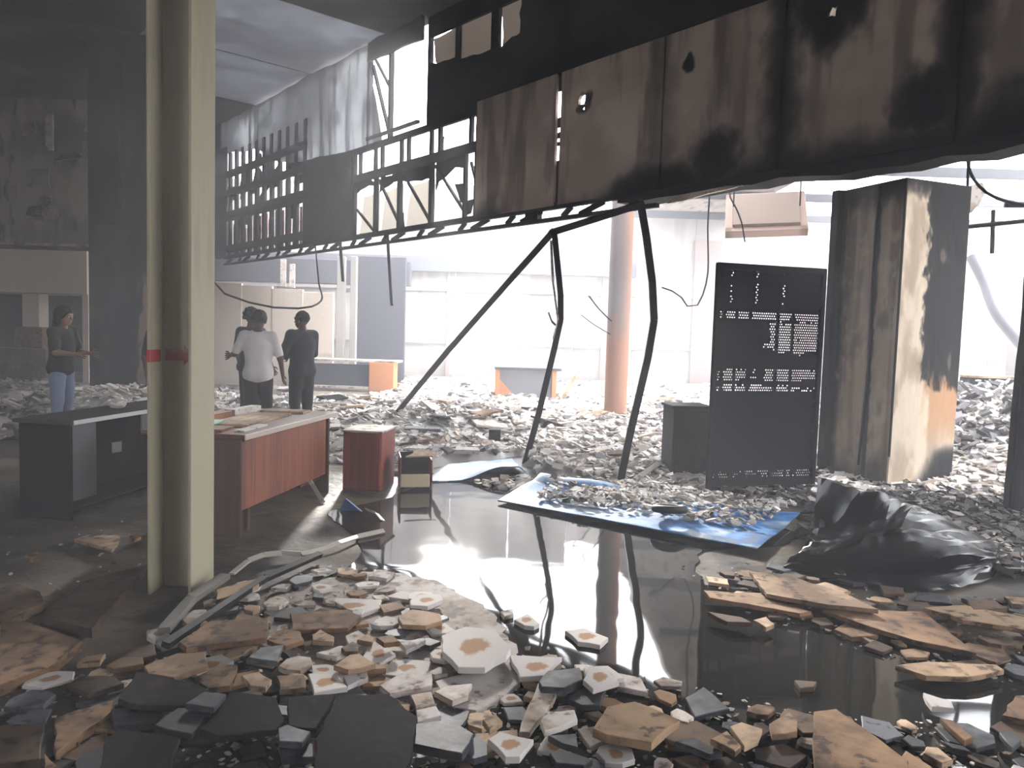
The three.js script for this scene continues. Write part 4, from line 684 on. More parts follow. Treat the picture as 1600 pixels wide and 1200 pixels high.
{
  // height of the heaps in the back hall
  const blueA = [ground(770, 790), ground(1190, 865), ground(1258, 800), ground(850, 742)].map((p) => [p[0], p[2]]), blueB = [ground(652, 760), ground(842, 752), ground(826, 712), ground(692, 724)].map((p) => [p[0], p[2]]);
  const heap = (x, z) => {
    if ((x < -3 && z < -15.5) || inPoly(blueA, x, z) || inPoly(blueB, x, z)) return 0;
    let h = 0.05 + 0.28 * Math.max(0, fbm(x * 0.55 + 9, z * 0.5, 201, 4) - 0.34);
    h += 0.55 * Math.exp(-((x - 6.6) ** 2 / 2.2 + (z + 10.5) ** 2 / 5)) + 0.75 * Math.exp(-((x - 8.2) ** 2 / 4 + (z + 13) ** 2 / 8)) + 0.25 * Math.exp(-((x + 0.6) ** 2 / 1.2 + (z + 12.2) ** 2 / 1.5)) + 0.3 * Math.exp(-((x - 3.4) ** 2 / 2 + (z + 13.5) ** 2 / 3)) + 0.3 * Math.exp(-((x + 6.5) ** 2 / 3 + (z + 13) ** 2 / 2));
    return h * sm(-7.2, -8.8, z + Math.max(0, -x) * 0.55 + 0.5 * (fbm(x, z, 202, 3) - 0.5) * 2);
  };
  const X0 = -10, X1 = 13, Z0 = -7, Z1 = -25, nx = 150, nz = 120, pos = [], idx = [], col = [];
  for (let j = 0; j <= nz; j++) for (let i = 0; i <= nx; i++) { const x = mix(X0, X1, i / nx), z = mix(Z0, Z1, j / nz), h = heap(x, z); pos.push(x, h > 0.004 ? h - 0.02 + 0.06 * (vnoise(x * 7, z * 7, 3) - 0.5) * Math.min(1, h * 8) : -0.02, z); const b = 0.4 + 0.34 * fbm(x * 2, z * 2, 203, 4); col.push(b, b * 0.95, b * 0.9); }
  for (let j = 0; j < nz; j++) for (let i = 0; i < nx; i++) { const a = j * (nx + 1) + i; if (Math.max(pos[3 * a + 1], pos[3 * a + 4], pos[3 * (a + nx + 1) + 1], pos[3 * (a + nx + 2) + 1]) < 0) continue; idx.push(a, a + 1, a + nx + 2, a, a + nx + 2, a + nx + 1); }
  const g = new THREE.BufferGeometry(); g.setAttribute('position', new THREE.Float32BufferAttribute(pos, 3)); g.setAttribute('color', new THREE.Float32BufferAttribute(col, 3)); g.setIndex(idx); g.computeVertexNormals(); g.setAttribute('uv', new THREE.Float32BufferAttribute(pos.flatMap((_, k) => k % 3 ? [] : [pos[k], pos[k + 2]]), 2));
  tag(mesh('ash_bed', g, mat({ vertexColors: true, roughness: 0.95, bumpMap: T.bumps, bumpScale: 0.01 })), 'grey bed of ash and crumbs under the rubble of the back hall', 'ash', null, 'stuff');
  const pale = [[0.62, 0.58, 0.54], [0.7, 0.66, 0.62], [0.55, 0.48, 0.42], [0.75, 0.73, 0.72], [0.66, 0.6, 0.56], [0.14, 0.13, 0.13], [0.46, 0.38, 0.31], [0.6, 0.55, 0.5]];
  scatter('rubble', 'pale rubble and paper ash strewn over the floor of the back hall', 15000, () => { let x, z, h; do { const d = 7 + 16 * Math.pow(rnd(), 1.5); z = -d; x = rr(-0.62, 0.75) * d; h = heap(x, z); } while (h < 0.012); const far = clamp((-z - 7) / 14); return { p: [x, h + 0.01, z], s: rr(0.025, 0.085) * (1 + far), tilt: 0.5 }; }, chips, pale);
  for (let k = 0; k < 46; k++) {                             // the larger pieces stand out singly
    const d = rr(8.3, 15), x = rr(-0.32, 0.55) * d, h = heap(x, -d); if (h < 0.02) continue;
    const w = rr(0.12, 0.34), kind = pick(['w', 'w', 't', 'd', 'b', 'w']), o = mesh(kind === 'w' ? 'plaster_slab' : 'board_fragment', shardGeo([[-w, -w * 0.5], [w * rr(0.6, 1), -w * rr(0.4, 0.7)], [w, w * 0.4], [-w * rr(0.3, 0.9), w * 0.6]], 0.03), pick(KIND[kind]));
    o.position.set(x, h + 0.06, -d); o.rotation.set(rr(-0.25, 0.25), rnd() * 6.28, rr(-0.25, 0.25), 'YXZ');
    loose.push([o, kind, x, -d, w, 4, false, 1]); tag(o, { w: 'pale plaster slab lying on the rubble of the back hall', t: 'tan board fragment lying on the rubble of the back hall', d: 'brown board fragment lying on the rubble of the back hall', b: 'charred board fragment lying on the rubble of the back hall' }[kind], kind === 'w' ? 'slab' : 'board fragment', { w: 'plaster slabs of the back hall', t: 'tan boards of the back hall', d: 'brown boards of the back hall', b: 'charred boards of the back hall' }[kind]);
  }
  // rubble on the blue sheet
  const c = [ground(860, 760), ground(985, 765), ground(1240, 800), ground(1175, 838), ground(1050, 822), ground(840, 790)].map((p) => [p[0], p[2]]);
  scatter('rubble', 'grey and white crumbs of rubble heaped on the large blue sheet', 1500, () => { let x, z; do { x = rr(0, 2.7); z = rr(-8, -5.6); } while (!inPoly(c, x, z) || rnd() > 0.25 + sm(0.35, 0.6, fbm(x * 2, z * 2, 211, 3))); return { p: [x, 0.07 + 0.09 * fbm(x * 2.2, z * 2.2, 212, 3) * rnd(), z], s: rr(0.012, 0.05), tilt: 0.5 }; }, chips, pale);
  // grit between the fragments of the foreground, and along the left
  const grit = [[0.3, 0.27, 0.24], [0.5, 0.46, 0.42], [0.16, 0.14, 0.13], [0.6, 0.56, 0.52], [0.08, 0.08, 0.08], [0.42, 0.33, 0.25]];
  const area = [[250, 1000], [330, 925], [480, 885], [600, 890], [720, 985], [960, 1060], [1090, 1080], [1300, 1125], [1640, 1140], [1640, 1260], [-40, 1260], [-40, 1060], [150, 1040]], area2 = [[1060, 885], [1250, 880], [1420, 935], [1640, 940], [1640, 1100], [1400, 1040], [1150, 960]], area3 = [[0, 830], [230, 800], [230, 920], [0, 1040]];
  scatter('grit', 'grit and crumbs between the broken boards of the foreground', 2400, () => { let px, py; do { px = rr(-40, 1640); py = rr(800, 1260); } while (!inPoly(area, px, py) && !inPoly(area2, px, py) && !(inPoly(area3, px, py) && rnd() < 0.3)); const p = ground(px, py); return { p: [p[0], 0.012 + rnd() * 0.012, p[2]], s: rr(0.004, 0.017), tilt: 0.4 }; }, chips, grit);
  const area4 = [[1105, 768], [1270, 742], [1480, 765], [1640, 775], [1640, 905], [1565, 905], [1480, 860], [1245, 845], [1262, 800]];
  scatter('char_litter', 'black char and crumbs littering the floor round the concrete pillar and the tarpaulin', 2600, () => { let px, py; do { px = rr(1090, 1640); py = rr(740, 910); } while (!inPoly(area4, px, py)); const p = ground(px, py); return { p: [p[0], 0.015 + rnd() * 0.05, p[2]], s: rr(0.012, 0.07), tilt: 0.5 }; }, chips, [[0.03, 0.03, 0.03], [0.05, 0.045, 0.04], [0.09, 0.08, 0.075], [0.02, 0.02, 0.02], [0.22, 0.19, 0.17]], 0.9);
  // heaps along the rear left and behind the counters
  scatter('rubble', 'dark rubble heaped along the far left behind the counters', 2600, () => { const z = rr(-9.5, -18), x = z * rr(0.28, 0.75), h = 0.3 * Math.max(0, fbm(x * 0.7, z * 0.7, 221, 3) - 0.35); return { p: [x, 0.02 + h * rnd() * 2, z], s: rr(0.03, 0.16), tilt: 0.6 }; }, chips, [[0.2, 0.17, 0.15], [0.3, 0.26, 0.23], [0.1, 0.09, 0.09], [0.45, 0.4, 0.36]]);
  scatter('rubble', 'black and grey debris piled beyond the concrete pillar at the right', 1400, () => { const a = rr(0, 1), z = -rr(8.6, 13), x = 800 * 0 + -z * rr(0.52, 0.7); return { p: [x, 0.02 + heap(x, z) * 0.6 + rnd() * 0.45 * sm(-8.4, -10, z), z], s: rr(0.03, 0.13), tilt: 0.8 }; }, chips, [[0.1, 0.1, 0.1], [0.05, 0.05, 0.05], [0.25, 0.23, 0.24], [0.5, 0.48, 0.48]], 0.6);
}

// ---------------------------------------------------------------- trims, strips and cables
{
  const strip = (name, label, cat, pts, w, t, m) => { const o = mesh(name, pts.slice(1).map((b, i) => { const g = bar(pts[i], b, w, t); return g; }), m); return tag(o, label, cat); };
  const M_trim = mat({ color: 0xb8b0a4, roughness: 0.5 });
  strip('metal_trim', 'pale bent metal trim curving over the floor in front of the brown desk', 'trim strip', [ground(362, 897, 0.03), ground(388, 876, 0.035), ground(412, 867, 0.05), ground(440, 864, 0.05), ground(470, 866, 0.04), ground(505, 858, 0.03), ground(530, 848, 0.04), ground(560, 838, 0.03), ground(600, 829, 0.03)], 0.035, 0.012, M_trim);
  strip('angle_bar', 'long dark metal bar lying from the column shadow to the trim strip', 'metal bar', [ground(258, 1008, 0.05), ground(330, 960, 0.06), ground(415, 903, 0.05), ground(500, 866, 0.045)], 0.04, 0.03, M.steel);
  strip('metal_bar', 'short grey bar lying at the foot of the cream column', 'metal bar', [ground(256, 985, 0.06), ground(300, 935, 0.07), ground(352, 900, 0.06)], 0.06, 0.03, mat({ color: 0x6a6660, roughness: 0.6 }));
  strip('wooden_stick', 'pale stick leaning against the front of the brown desk', 'stick', [ground(505, 785, 0.01), at(488, 757, 6.75), at(472, 732, 6.7)], 0.035, 0.02, M_trim);
  tag(mesh('folded_sheet', [plate([[0, 0], [0.16, 0.01], [0.05, 0.1]], 0.01).translate(0, 0, 0), plate([[0.16, 0.01], [0.2, 0.0], [0.06, 0.11], [0.05, 0.1]], 0.03)], mat({ color: 0x2a4878, roughness: 0.5 })), 'small dark blue folded sheet on the floor right of the brown desk', 'sheet').position.set(...ground(530, 798, 0.005));
  strip('metal_trim', 'short pale strip on the floor right of the blue folded sheet', 'trim strip', [ground(572, 796, 0.03), ground(588, 802, 0.025), ground(598, 813, 0.015)], 0.04, 0.008, M_trim);
  const cable = (label, pts, r = 0.012, m = M.black) => tag(mesh('hanging_cable', tube(pts, r, 32), m), label, 'cable');
  cable('black cable sagging in front of the cream partition', [[-5.4, 7.5, -12.2], [-5.3, 4, -12.1], at(335, 447, 12), at(372, 466, 12), at(410, 478, 12), at(465, 482, 12), at(500, 472, 13), at(498, 440, 15), at(492, 378, 17.6)], 0.016);
  tag(mesh('hanging_rod', bar(at(605, 362, 15.35), at(612, 478, 15.35), 0.055), M.steel), 'dark straight rod hanging from the bulkhead left of the brace', 'rod');
  tag(mesh('hanging_rod', bar(at(531, 374, 17), at(536, 440, 17), 0.06), M.steel), 'short grey rod hanging above the cream partition end', 'rod');
  cable('thin cable hanging beside the round column from the roof', [at(920, 462, 12), at(932, 478, 12), at(945, 492, 12.3), at(957, 503, 12.75)], 0.012);
  cable('thin cable end curling left of the round column, the lower one', [at(908, 492, 12), at(925, 505, 12.2), at(956, 524, 12.75)], 0.008);
  cable('curled cable end hanging right of the bent frame', [at(1034, 449, 11), at(1062, 461, 11), at(1070, 476, 11), at(1086, 480, 11), at(1104, 440, 11), at(1107, 330, 11), [3.02, 5.6, -11.2], [3.9, 5.72, -11.2]], 0.012);
  cable('thin cable hanging down from the torn ceiling unit', [[3.75, 5.72, -10.7], [3.3, 4.4, -10.6], at(1140, 300, 10.6), at(1150, 325, 10.5), at(1158, 345, 10.5), at(1164, 378, 10.5)], 0.01);
  cable('thick cable looping at the top right beyond the pillar', [[5.0, 5.72, -8.4], at(1512, 236, 8), at(1516, 270, 8), at(1540, 300, 8), at(1575, 315, 8), at(1612, 322, 8)], 0.018);
  cable('long cable hanging beside the right side of the pillar', [[5.2, 5.72, -8.9], at(1514, 240, 8.3), at(1510, 330, 8.5), at(1503, 420, 8.6), at(1487, 520, 8.7), at(1478, 600, 8.8), at(1470, 700, 8.9)], 0.016);
  cable('thin vertical cable right of the pillar against the bright haze', [[5.55, 5.72, -9.1], at(1511, 290, 9), at(1506, 420, 9), at(1498, 470, 9)], 0.008);
  const rods = thing('conduit_rods', 'black crossing conduit rods beyond the pillar at the right', 'conduit');
  mesh('rod', bar(at(1480, 358, 8.6), at(1620, 343, 8.2), 0.035), M.steel, rods); mesh('rod', bar(at(1552, 328, 8.4), at(1550, 396, 8.4), 0.03), M.steel, rods); mesh('bracket', bar(at(1570, 320, 8.3), at(1625, 320, 8.2), 0.05), M.steel, rods);
  tag(mesh('hanging_sheet', plate(ragged([[0, 0], [0.3, 0.12], [0.36, 0.02], [0.2, -0.24], [-0.05, -0.1]], 0.15, 0.02), 0.01), M.pale).translateX(0), 'torn pale sheet hanging below the soffit at the upper right', 'sheet').position.set(...at(1492, 300, 8.8));
  const duct = tag(mesh('fallen_duct', tube([at(1520, 400, 13), at(1540, 440, 12.8), at(1560, 490, 12.5), at(1600, 540, 12.2)], 0.11, 20, 12), mat({ color: 0x8a8c94, roughness: 0.5, metalness: 0.3 })), 'grey bent duct slanting down beyond the pillar', 'duct');
  // box with a pale orange sheet on top, beyond the pillar
  const bq = at(1538, 640, 12.2), crate = thing('scorched_crate', 'brown scorched crate with a pale orange sheet on top, beyond the pillar', 'crate', [bq[0], 0, bq[2]], -0.2);
  mesh('carcass', box(0.62, 1.05, 0.5, 0, 0.52, 0), mat({ map: T.char, color: 0xc8a8a0, roughness: 0.85 }), crate); mesh('top_sheet', plate(ragged([[-0.45, -0.3], [0.4, -0.3], [0.42, 0.3], [-0.3, 0.3]], 0.2, 0.03), 0.03).rotateX(-Math.PI / 2).translate(0, 1.06, 0), M.tan, crate); mesh('door', box(0.54, 0.9, 0.02, 0, 0.5, 0.26), mat({ map: T.char, color: 0xa89088, roughness: 0.85 }), crate);
  // ceiling unit that hangs tilted from the remains of the roof
  const up = at(1196, 335, 11), cu = thing('ceiling_unit', 'torn pinkish ceiling air unit hanging tilted from the roof', 'air unit', up, -0.25);
  const M_pink = mat({ color: 0xb8a298, roughness: 0.85 }), tl = new THREE.Group(); tl.name = 'housing'; cu.add(tl); tl.rotation.set(0.75, 0, 0.04);
  mesh('frame', [box(1.1, 0.12, 0.1, 0, 0, 0.42), box(1.1, 0.12, 0.1, 0, 0, -0.42), box(0.1, 0.12, 0.94, 0.5, 0, 0), box(0.1, 0.12, 0.94, -0.5, 0, 0)], M_pink, tl); mesh('tray', box(0.9, 0.1, 0.76, 0, 0.06, 0), mat({ color: 0x96887e, roughness: 0.9 }), tl); mesh('grille', box(0.6, 0.03, 0.4, 0, -0.02, 0.02), mat({ color: 0xb09c88, roughness: 0.8 }), tl); mesh('louvre', box(0.7, 0.02, 0.05, 0, -0.04, 0.3), M_pink, tl); mesh('louvre', box(0.7, 0.02, 0.05, 0, -0.04, -0.27), M_pink, tl);
  mesh('hanger', [bar([-0.45, 0.1, 0.1], [-0.45, 2.1, -0.1], 0.02), bar([0.45, 0.1, 0.1], [0.45, 2.1, -0.1], 0.02)], M.steel, cu);
  // teal scrap and other marks in the rubble
  tag(mesh('green_scrap', chip(5, 0.3, 0.3).scale(0.1, 0.1, 0.07), mat({ color: 0x3fae94, roughness: 0.4 })), 'small bright green scrap on the pale rubble', 'scrap').position.set(...ground(689, 657, 0.16));
  const bd = tag(mesh('grey_case', box(0.5, 0.14, 0.3, 0, 0, 0, 0.02), mat({ color: 0x55555a, roughness: 0.6 })), 'flat dark grey case lying on the pale rubble', 'case'); bd.position.set(...ground(660, 675, 0.12)); bd.rotation.y = 0.1;
  tag(mesh('wooden_block', box(0.16, 0.2, 0.14, 0, 0, 0, 0.01), mat({ map: T.char, color: 0xd0a890, roughness: 0.8 })), 'brown wooden block upright on the rubble in the hall', 'block').position.set(...ground(773, 682, 0.14));
  tag(mesh('wooden_board', plate(ragged([[-0.45, -0.1], [0.45, -0.12], [0.42, 0.12], [-0.42, 0.1]], 0.2, 0.01), 0.05).rotateX(-Math.PI / 2), M.pale), 'long cream board lying on the white rubble behind the drawer box', 'board').position.set(...ground(692, 706, 0.1));
  tag(mesh('bent_strip', [bar(ground(985, 755, 0.03), ground(1032, 722, 0.12), 0.06, 0.02), bar(ground(1032, 722, 0.12), ground(1080, 722, 0.12), 0.06, 0.02), bar(ground(1080, 722, 0.12), ground(1103, 732, 0.08), 0.06, 0.02)], M_trim), 'pale bent strip between the frame foot and the perforated panel', 'strip');
}

// ---------------------------------------------------------------- labels of the loose fragments: look, then what they lie beside
{
  const w8 = (f, x, y) => { const [[a, b]] = f([[x, y]]); const p = ground(a, b); return [p[0], p[2]]; };
  const front = [['the cream column', [-1.9, -4.3]], ['the large pale plate', w8(z7, 940, 600)], ['the largest black board', w8(z7, 380, 1010)], ['the long tan board', w8(z7, 190, 460)], ['the large slate tile', w8(z7, 780, 1050)], ['the big tan waterside board', w8(z8, 210, 690)],
    ['the three cornered tan board', w8(z8, 980, 780)], ['the spindle shaped board', w8(z8, 1330, 508)], ['the longest slanting board', w8(z8, 1150, 350)], ['the right edge board', w8(z8, 1500, 325)], ['the left edge slab', w8(z6, 160, 600)], ['the pale edged slab', w8(z6, 450, 350)], ['the black tarpaulin', [2.6, -4.7]],
    ['the narrow pale strip', w8(z7, 1250, 900)], ['the white sunken sheet', w8(z7, 900, 830)], ['the long dark bar', [-1.75, -3.9]], ['the brownish black board', w8(z6, 800, 800)], ['the bright white scrap', w8(z8, 1300, 618)], ['the corner slab', w8(z6, 110, 1070)]];
  const hall = [['the round column', [1.77, -12.8]], ['the bent frame', [0.6, -8.4]], ['the counter desk', [0.35, -17]], ['the perforated panel', [2.5, -7.7]], ['the dark cabinet', [1.98, -8.5]], ['the drawer box', [-0.93, -7.4]], ['the slanting brace', [-1.6, -11.2]], ['the concrete pillar', [4.3, -8.6]], ['the grey case', [-1.1, -9.5]], ['the blue sheet', [0.9, -7]]];
  const taken = new Set(), N = ['', '', '', 'three', 'four', 'five', 'six', 'seven', 'eight'], C = { t: 'tan', w: 'pale', g: 'grey', b: 'black', d: 'dark brown' };
  for (const [o, kind, x, z, r, n, ring, back] of loose) {
    const marks = (back ? hall : front).map(([t, [a, b]]) => { const dx = x - a, dz = z - b; return [Math.hypot(dx, dz), `${Math.abs(dx) > Math.abs(dz) ? (dx < 0 ? 'left of' : 'right of') : dz > 0 ? 'in front of' : 'behind'} ${t}`]; }).sort((p, q) => p[0] - q[0]).map((q) => q[1]);
    const size = back ? (r > 0.24 ? 'large' : r > 0.17 ? 'middling' : 'small') : r > 0.1 ? 'larger' : r > 0.075 ? 'middling' : r > 0.05 ? 'small' : 'tiny', noun = back ? (kind === 'w' ? 'plaster slab' : 'board fragment') : 'fragment';
    const tries = [];
    for (const look of [`${size} ${C[kind]} ${noun}${ring ? ' with a brown middle' : ''}`, `${size} ${N[n] || 'many'} sided ${C[kind]} ${noun}`]) { tries.push(`${look} ${marks[0]}`); tries.push(`${look} ${marks[0]} and ${marks[1]}`); tries.push(`${look} ${marks[0]} and ${marks[2]}`); }
    const found = tries.find((q) => !taken.has(q) && q.split(' ').length <= 16);
    if (found) { taken.add(found); o.userData.label = found; }
  }
}
// ---------------------------------------------------------------- people: smooth bodies meshed from joined tapered capsules
function surfaceNet(f, lo, hi, cell) {
  const n = [0, 1, 2].map((k) => Math.ceil((hi[k] - lo[k]) / cell) + 1), [nx, ny, nz] = n, val = new Float32Array(nx * ny * nz);
  for (let k = 0, q = 0; k < nz; k++) for (let j = 0; j < ny; j++) for (let i = 0; i < nx; i++) val[q++] = f(lo[0] + i * cell, lo[1] + j * cell, lo[2] + k * cell);
  const at3 = (i, j, k) => i + nx * (j + ny * k), id = new Int32Array(nx * ny * nz).fill(-1), pos = [], idx = [];
  const E = [[0, 1], [2, 3], [4, 5], [6, 7], [0, 2], [1, 3], [4, 6], [5, 7], [0, 4], [1, 5], [2, 6], [3, 7]];
  for (let k = 0; k < nz - 1; k++) for (let j = 0; j < ny - 1; j++) for (let i = 0; i < nx - 1; i++) {
    const v = [], c = at3(i, j, k); let m = 0;
    for (let q = 0; q < 8; q++) { v[q] = val[c + (q & 1) + nx * ((q >> 1) & 1) + nx * ny * (q >> 2)]; if (v[q] < 0) m++; }
    if (m === 0 || m === 8) continue;
    let x = 0, y = 0, z = 0, s = 0;
    for (const [a, b] of E) if ((v[a] < 0) !== (v[b] < 0)) { const t = v[a] / (v[a] - v[b]); x += mix(a & 1, b & 1, t); y += mix((a >> 1) & 1, (b >> 1) & 1, t); z += mix(a >> 2, b >> 2, t); s++; }
    id[c] = pos.length / 3; pos.push(lo[0] + (i + x / s) * cell, lo[1] + (j + y / s) * cell, lo[2] + (k + z / s) * cell);
  }
  const quad = (a, b, c, d, flip) => { if (a < 0 || b < 0 || c < 0 || d < 0) return; flip ? idx.push(a, c, b, a, d, c) : idx.push(a, b, c, a, c, d); };
  for (let k = 1; k < nz - 1; k++) for (let j = 1; j < ny - 1; j++) for (let i = 1; i < nx - 1; i++) {
    const s = val[at3(i, j, k)] < 0;
    if (s !== val[at3(i + 1, j, k)] < 0) quad(id[at3(i, j - 1, k - 1)], id[at3(i, j, k - 1)], id[at3(i, j, k)], id[at3(i, j - 1, k)], !s);
    if (s !== val[at3(i, j + 1, k)] < 0) quad(id[at3(i - 1, j, k - 1)], id[at3(i - 1, j, k)], id[at3(i, j, k)], id[at3(i, j, k - 1)], !s);
    if (s !== val[at3(i, j, k + 1)] < 0) quad(id[at3(i - 1, j - 1, k)], id[at3(i, j - 1, k)], id[at3(i, j, k)], id[at3(i - 1, j, k)], !s);
  }
  const g = new THREE.BufferGeometry(); g.setAttribute('position', new THREE.Float32BufferAttribute(pos, 3)); g.setIndex(idx); g.computeVertexNormals();
  g.setAttribute('uv', new THREE.Float32BufferAttribute(new Float32Array(pos.length / 3 * 2), 2));
  return g;
}
const cap = (a, b, ra, rb) => { const d = [b[0] - a[0], b[1] - a[1], b[2] - a[2]], L = d[0] * d[0] + d[1] * d[1] + d[2] * d[2] || 1e-9; return (x, y, z) => { const px = x - a[0], py = y - a[1], pz = z - a[2], t = clamp((px * d[0] + py * d[1] + pz * d[2]) / L); return Math.hypot(px - d[0] * t, py - d[1] * t, pz - d[2] * t) - mix(ra, rb, t); }; };
const ell = (c, r) => (x, y, z) => { const k = Math.hypot((x - c[0]) / r[0], (y - c[1]) / r[1], (z - c[2]) / r[2]); return (k - 1) * Math.min(...r); };
const blend = (list, k) => (x, y, z) => { let d = 1e3; for (const f of list) { const e = f(x, y, z), h = clamp(0.5 + 0.5 * (e - d) / k); d = mix(e, d, h) - k * h * (1 - h); } return d; };
const cut = (f, g) => (x, y, z) => Math.max(f(x, y, z), g(x, y, z));
function person(label, pos, turn, o) {
  const t = thing('person', label, 'person', pos, turn); t.scale.setScalar(o.scale || 1);
  const lean = o.lean || 0, sh = (s) => [s * 0.185, 1.405, lean * 0.6], neck = [0, 1.46, lean * 0.8], hd = [(o.headX || 0), 1.6, lean + 0.02];
  const HA = o.headTurn || 0, hc = Math.cos(HA), hs = Math.sin(HA);
  const arms = { 1: o.left, '-1': o.right };               // elbow and wrist of each arm, left is +x
  const armBones = (s, add) => { const [e, w] = arms[s]; return [cap(sh(s), e, 0.052 + add, 0.04 + add), cap(e, w, 0.038 + add, 0.026 + add)]; };
  const stance = o.stance || 0.1;
  const torso = (a) => [ell([0, 1.27, lean * 0.4 - 0.005], [0.165 + a, 0.2 + a, 0.105 + a]), ell([0, 1.06, 0], [0.134 + a, 0.2 + a, 0.098 + a]), cap([-0.05, 1.02, 0], [-0.055, 1.26, lean * 0.3], 0.092 + a, 0.098 + a), cap([0.05, 1.02, 0], [0.055, 1.26, lean * 0.3], 0.092 + a, 0.098 + a), cap([-0.14, 1.39, lean * 0.6], [0.14, 1.39, lean * 0.6], 0.055 + a, 0.055 + a), cap([-0.07, 0.93, -0.02], [0.07, 0.93, -0.02], 0.1 + a, 0.1 + a)];
  const legs = (a) => [1, -1].flatMap((s) => [cap([s * 0.085, 0.9, 0], [s * stance, 0.49, 0.015], 0.083 + a, 0.055 + a), cap([s * stance, 0.49, 0.015], [s * (stance + 0.005), 0.09, -0.02], 0.05 + a, 0.036 + a)]);
  const feet = [1, -1].flatMap((s) => [cap([s * stance, 0.04, -0.04], [s * (stance + 0.02), 0.035, 0.12], 0.036, 0.03)]);
  const bodyF = blend([...torso(0), ...legs(0), ...armBones(1, 0), ...armBones(-1, 0), cap(neck, [hd[0] * 0.6, 1.54, hd[2] - 0.01], 0.055, 0.052), ...feet], 0.035);
  const geos = [surfaceNet(bodyF, [-0.62, -0.02, -0.3], [0.62, 1.6, 0.62], 0.016)];
  // head, in its own finer grid: skull, jaw, brow, nose, lips, ears, eye sockets
  const L = (x, y, z) => [x * hc - z * hs, y, x * hs + z * hc];
  const eye = (s) => ell([s * 0.032, 0.008, 0.088], [0.014, 0.01, 0.014]);
  const headParts = blend([ell([0, 0.025, -0.01], [0.076, 0.1, 0.096]), ell([0, -0.055, 0.025], [0.055, 0.058, 0.064]), cap([-0.035, 0.03, 0.08], [0.035, 0.03, 0.08], 0.014, 0.014)], 0.03);
  const feat = blend([headParts, cap([0, 0.012, 0.09], [0, -0.022, 0.108], 0.009, 0.014), cap([-0.02, -0.055, 0.086], [0.02, -0.055, 0.086], 0.008, 0.008), ell([0.078, -0.005, -0.005], [0.012, 0.03, 0.02]), ell([-0.078, -0.005, -0.005], [0.012, 0.03, 0.02])], 0.01);
  const headF = (x, y, z) => { const [a, b, c] = L(x - hd[0], y - hd[1], z - hd[2]); return Math.max(feat(a, b, c), -Math.min(eye(1)(a, b, c), eye(-1)(a, b, c)) - 0.004); };
  const around = (r) => [[hd[0] - r, hd[1] - r, hd[2] - r], [hd[0] + r, hd[1] + r, hd[2] + r]];
  geos.push(surfaceNet(headF, ...around(0.15), 0.0065));
  // hands: palm, four fingers of their own lengths with a bend at the knuckle, thumb from the side
  for (const s of [1, -1]) {
    const [e, w] = arms[s], dir = V(w[0] - e[0], w[1] - e[1], w[2] - e[2]).normalize(), side = V(...(arms[s][2] || [0, 0, 1])).sub(dir.clone().multiplyScalar(V(...(arms[s][2] || [0, 0, 1])).dot(dir))).normalize(), nrm = dir.clone().cross(side).multiplyScalar(s), curl = arms[s][3] ?? 0.5;
    const P = (a, b, c) => { const v = V(...w).addScaledVector(dir, a).addScaledVector(side, b).addScaledVector(nrm, c); return [v.x, v.y, v.z]; };
    const fs = [cap(P(0.01, 0.012, 0), P(0.075, 0.026, 0), 0.018, 0.014), cap(P(0.01, -0.012, 0), P(0.075, -0.026, 0), 0.018, 0.014), cap(P(-0.02, 0, 0), P(0.06, 0, 0), 0.024, 0.018)];
    const palm = blend(fs, 0.012), fingers = [];
    [[0.03, 0.07], [0.01, 0.08], [-0.01, 0.075], [-0.03, 0.058]].forEach(([b, len], i) => { const k = P(0.078, b, 0), m = P(0.078 + len * 0.5, b * 1.25, -curl * 0.02), tip = P(0.078 + len * (0.5 + 0.45 * (1 - curl * 0.6)), b * 1.35, -curl * (0.05 + 0.004 * i)); fingers.push(blend([cap(k, m, 0.0098, 0.009), cap(m, tip, 0.009, 0.007)], 0.004)); });
    const thumb = blend([cap(P(0.02, 0.026, 0), P(0.05, 0.055, -0.012), 0.0125, 0.0105), cap(P(0.05, 0.055, -0.012), P(0.082, 0.062, -0.022), 0.0105, 0.008)], 0.006);
    const handF = (x, y, z) => { let d = blend([palm, thumb], 0.008)(x, y, z); for (const q of fingers) d = Math.min(d, q(x, y, z)); return d; };
    const c = P(0.07, 0, 0); geos.push(surfaceNet(handF, c.map((v) => v - 0.13), c.map((v) => v + 0.13), 0.005));
  }
  mesh('body', mergeGeometries(geos), mat({ color: o.skin || 0x4a3026, roughness: 0.55 }), t);
  for (const s of [1, -1]) { const q = [s * 0.03, 0.008, 0.082], v = [hd[0] + q[0] * hc + q[2] * hs, hd[1] + q[1], hd[2] - q[0] * hs + q[2] * hc]; mesh('eye', new THREE.SphereGeometry(0.0105, 10, 8).translate(...v), mat({ color: 0xcfc8c0, roughness: 0.3 }), t); }
  // clothes follow the body: shirt to the hem, sleeves to the elbow or wrist, trousers, shoes
  const hem = o.hem ?? 0.86, sleeve = [1, -1].flatMap((s) => { const [e, w] = arms[s], b = [cap(sh(s), o.longSleeve ? e : [mix(sh(s)[0], e[0], 0.85), mix(sh(s)[1], e[1], 0.85), mix(sh(s)[2], e[2], 0.85)], 0.07, 0.056)]; if (o.longSleeve) b.push(cap(e, [mix(e[0], w[0], 0.92), mix(e[1], w[1], 0.92), mix(e[2], w[2], 0.92)], 0.052, 0.04)); return b; });
  const fold = (x, y, z) => 0.006 * (vnoise(x * 16 + 7, y * 9, 301) - 0.5) + 0.006 * (vnoise(z * 14, y * 11 + x * 5, 302) - 0.5);
  const shirtF = blend([...torso(0.022), cap([-0.07, 0.9, -0.005], [0.07, 0.9, -0.005], 0.117, 0.117), ...sleeve], 0.04);
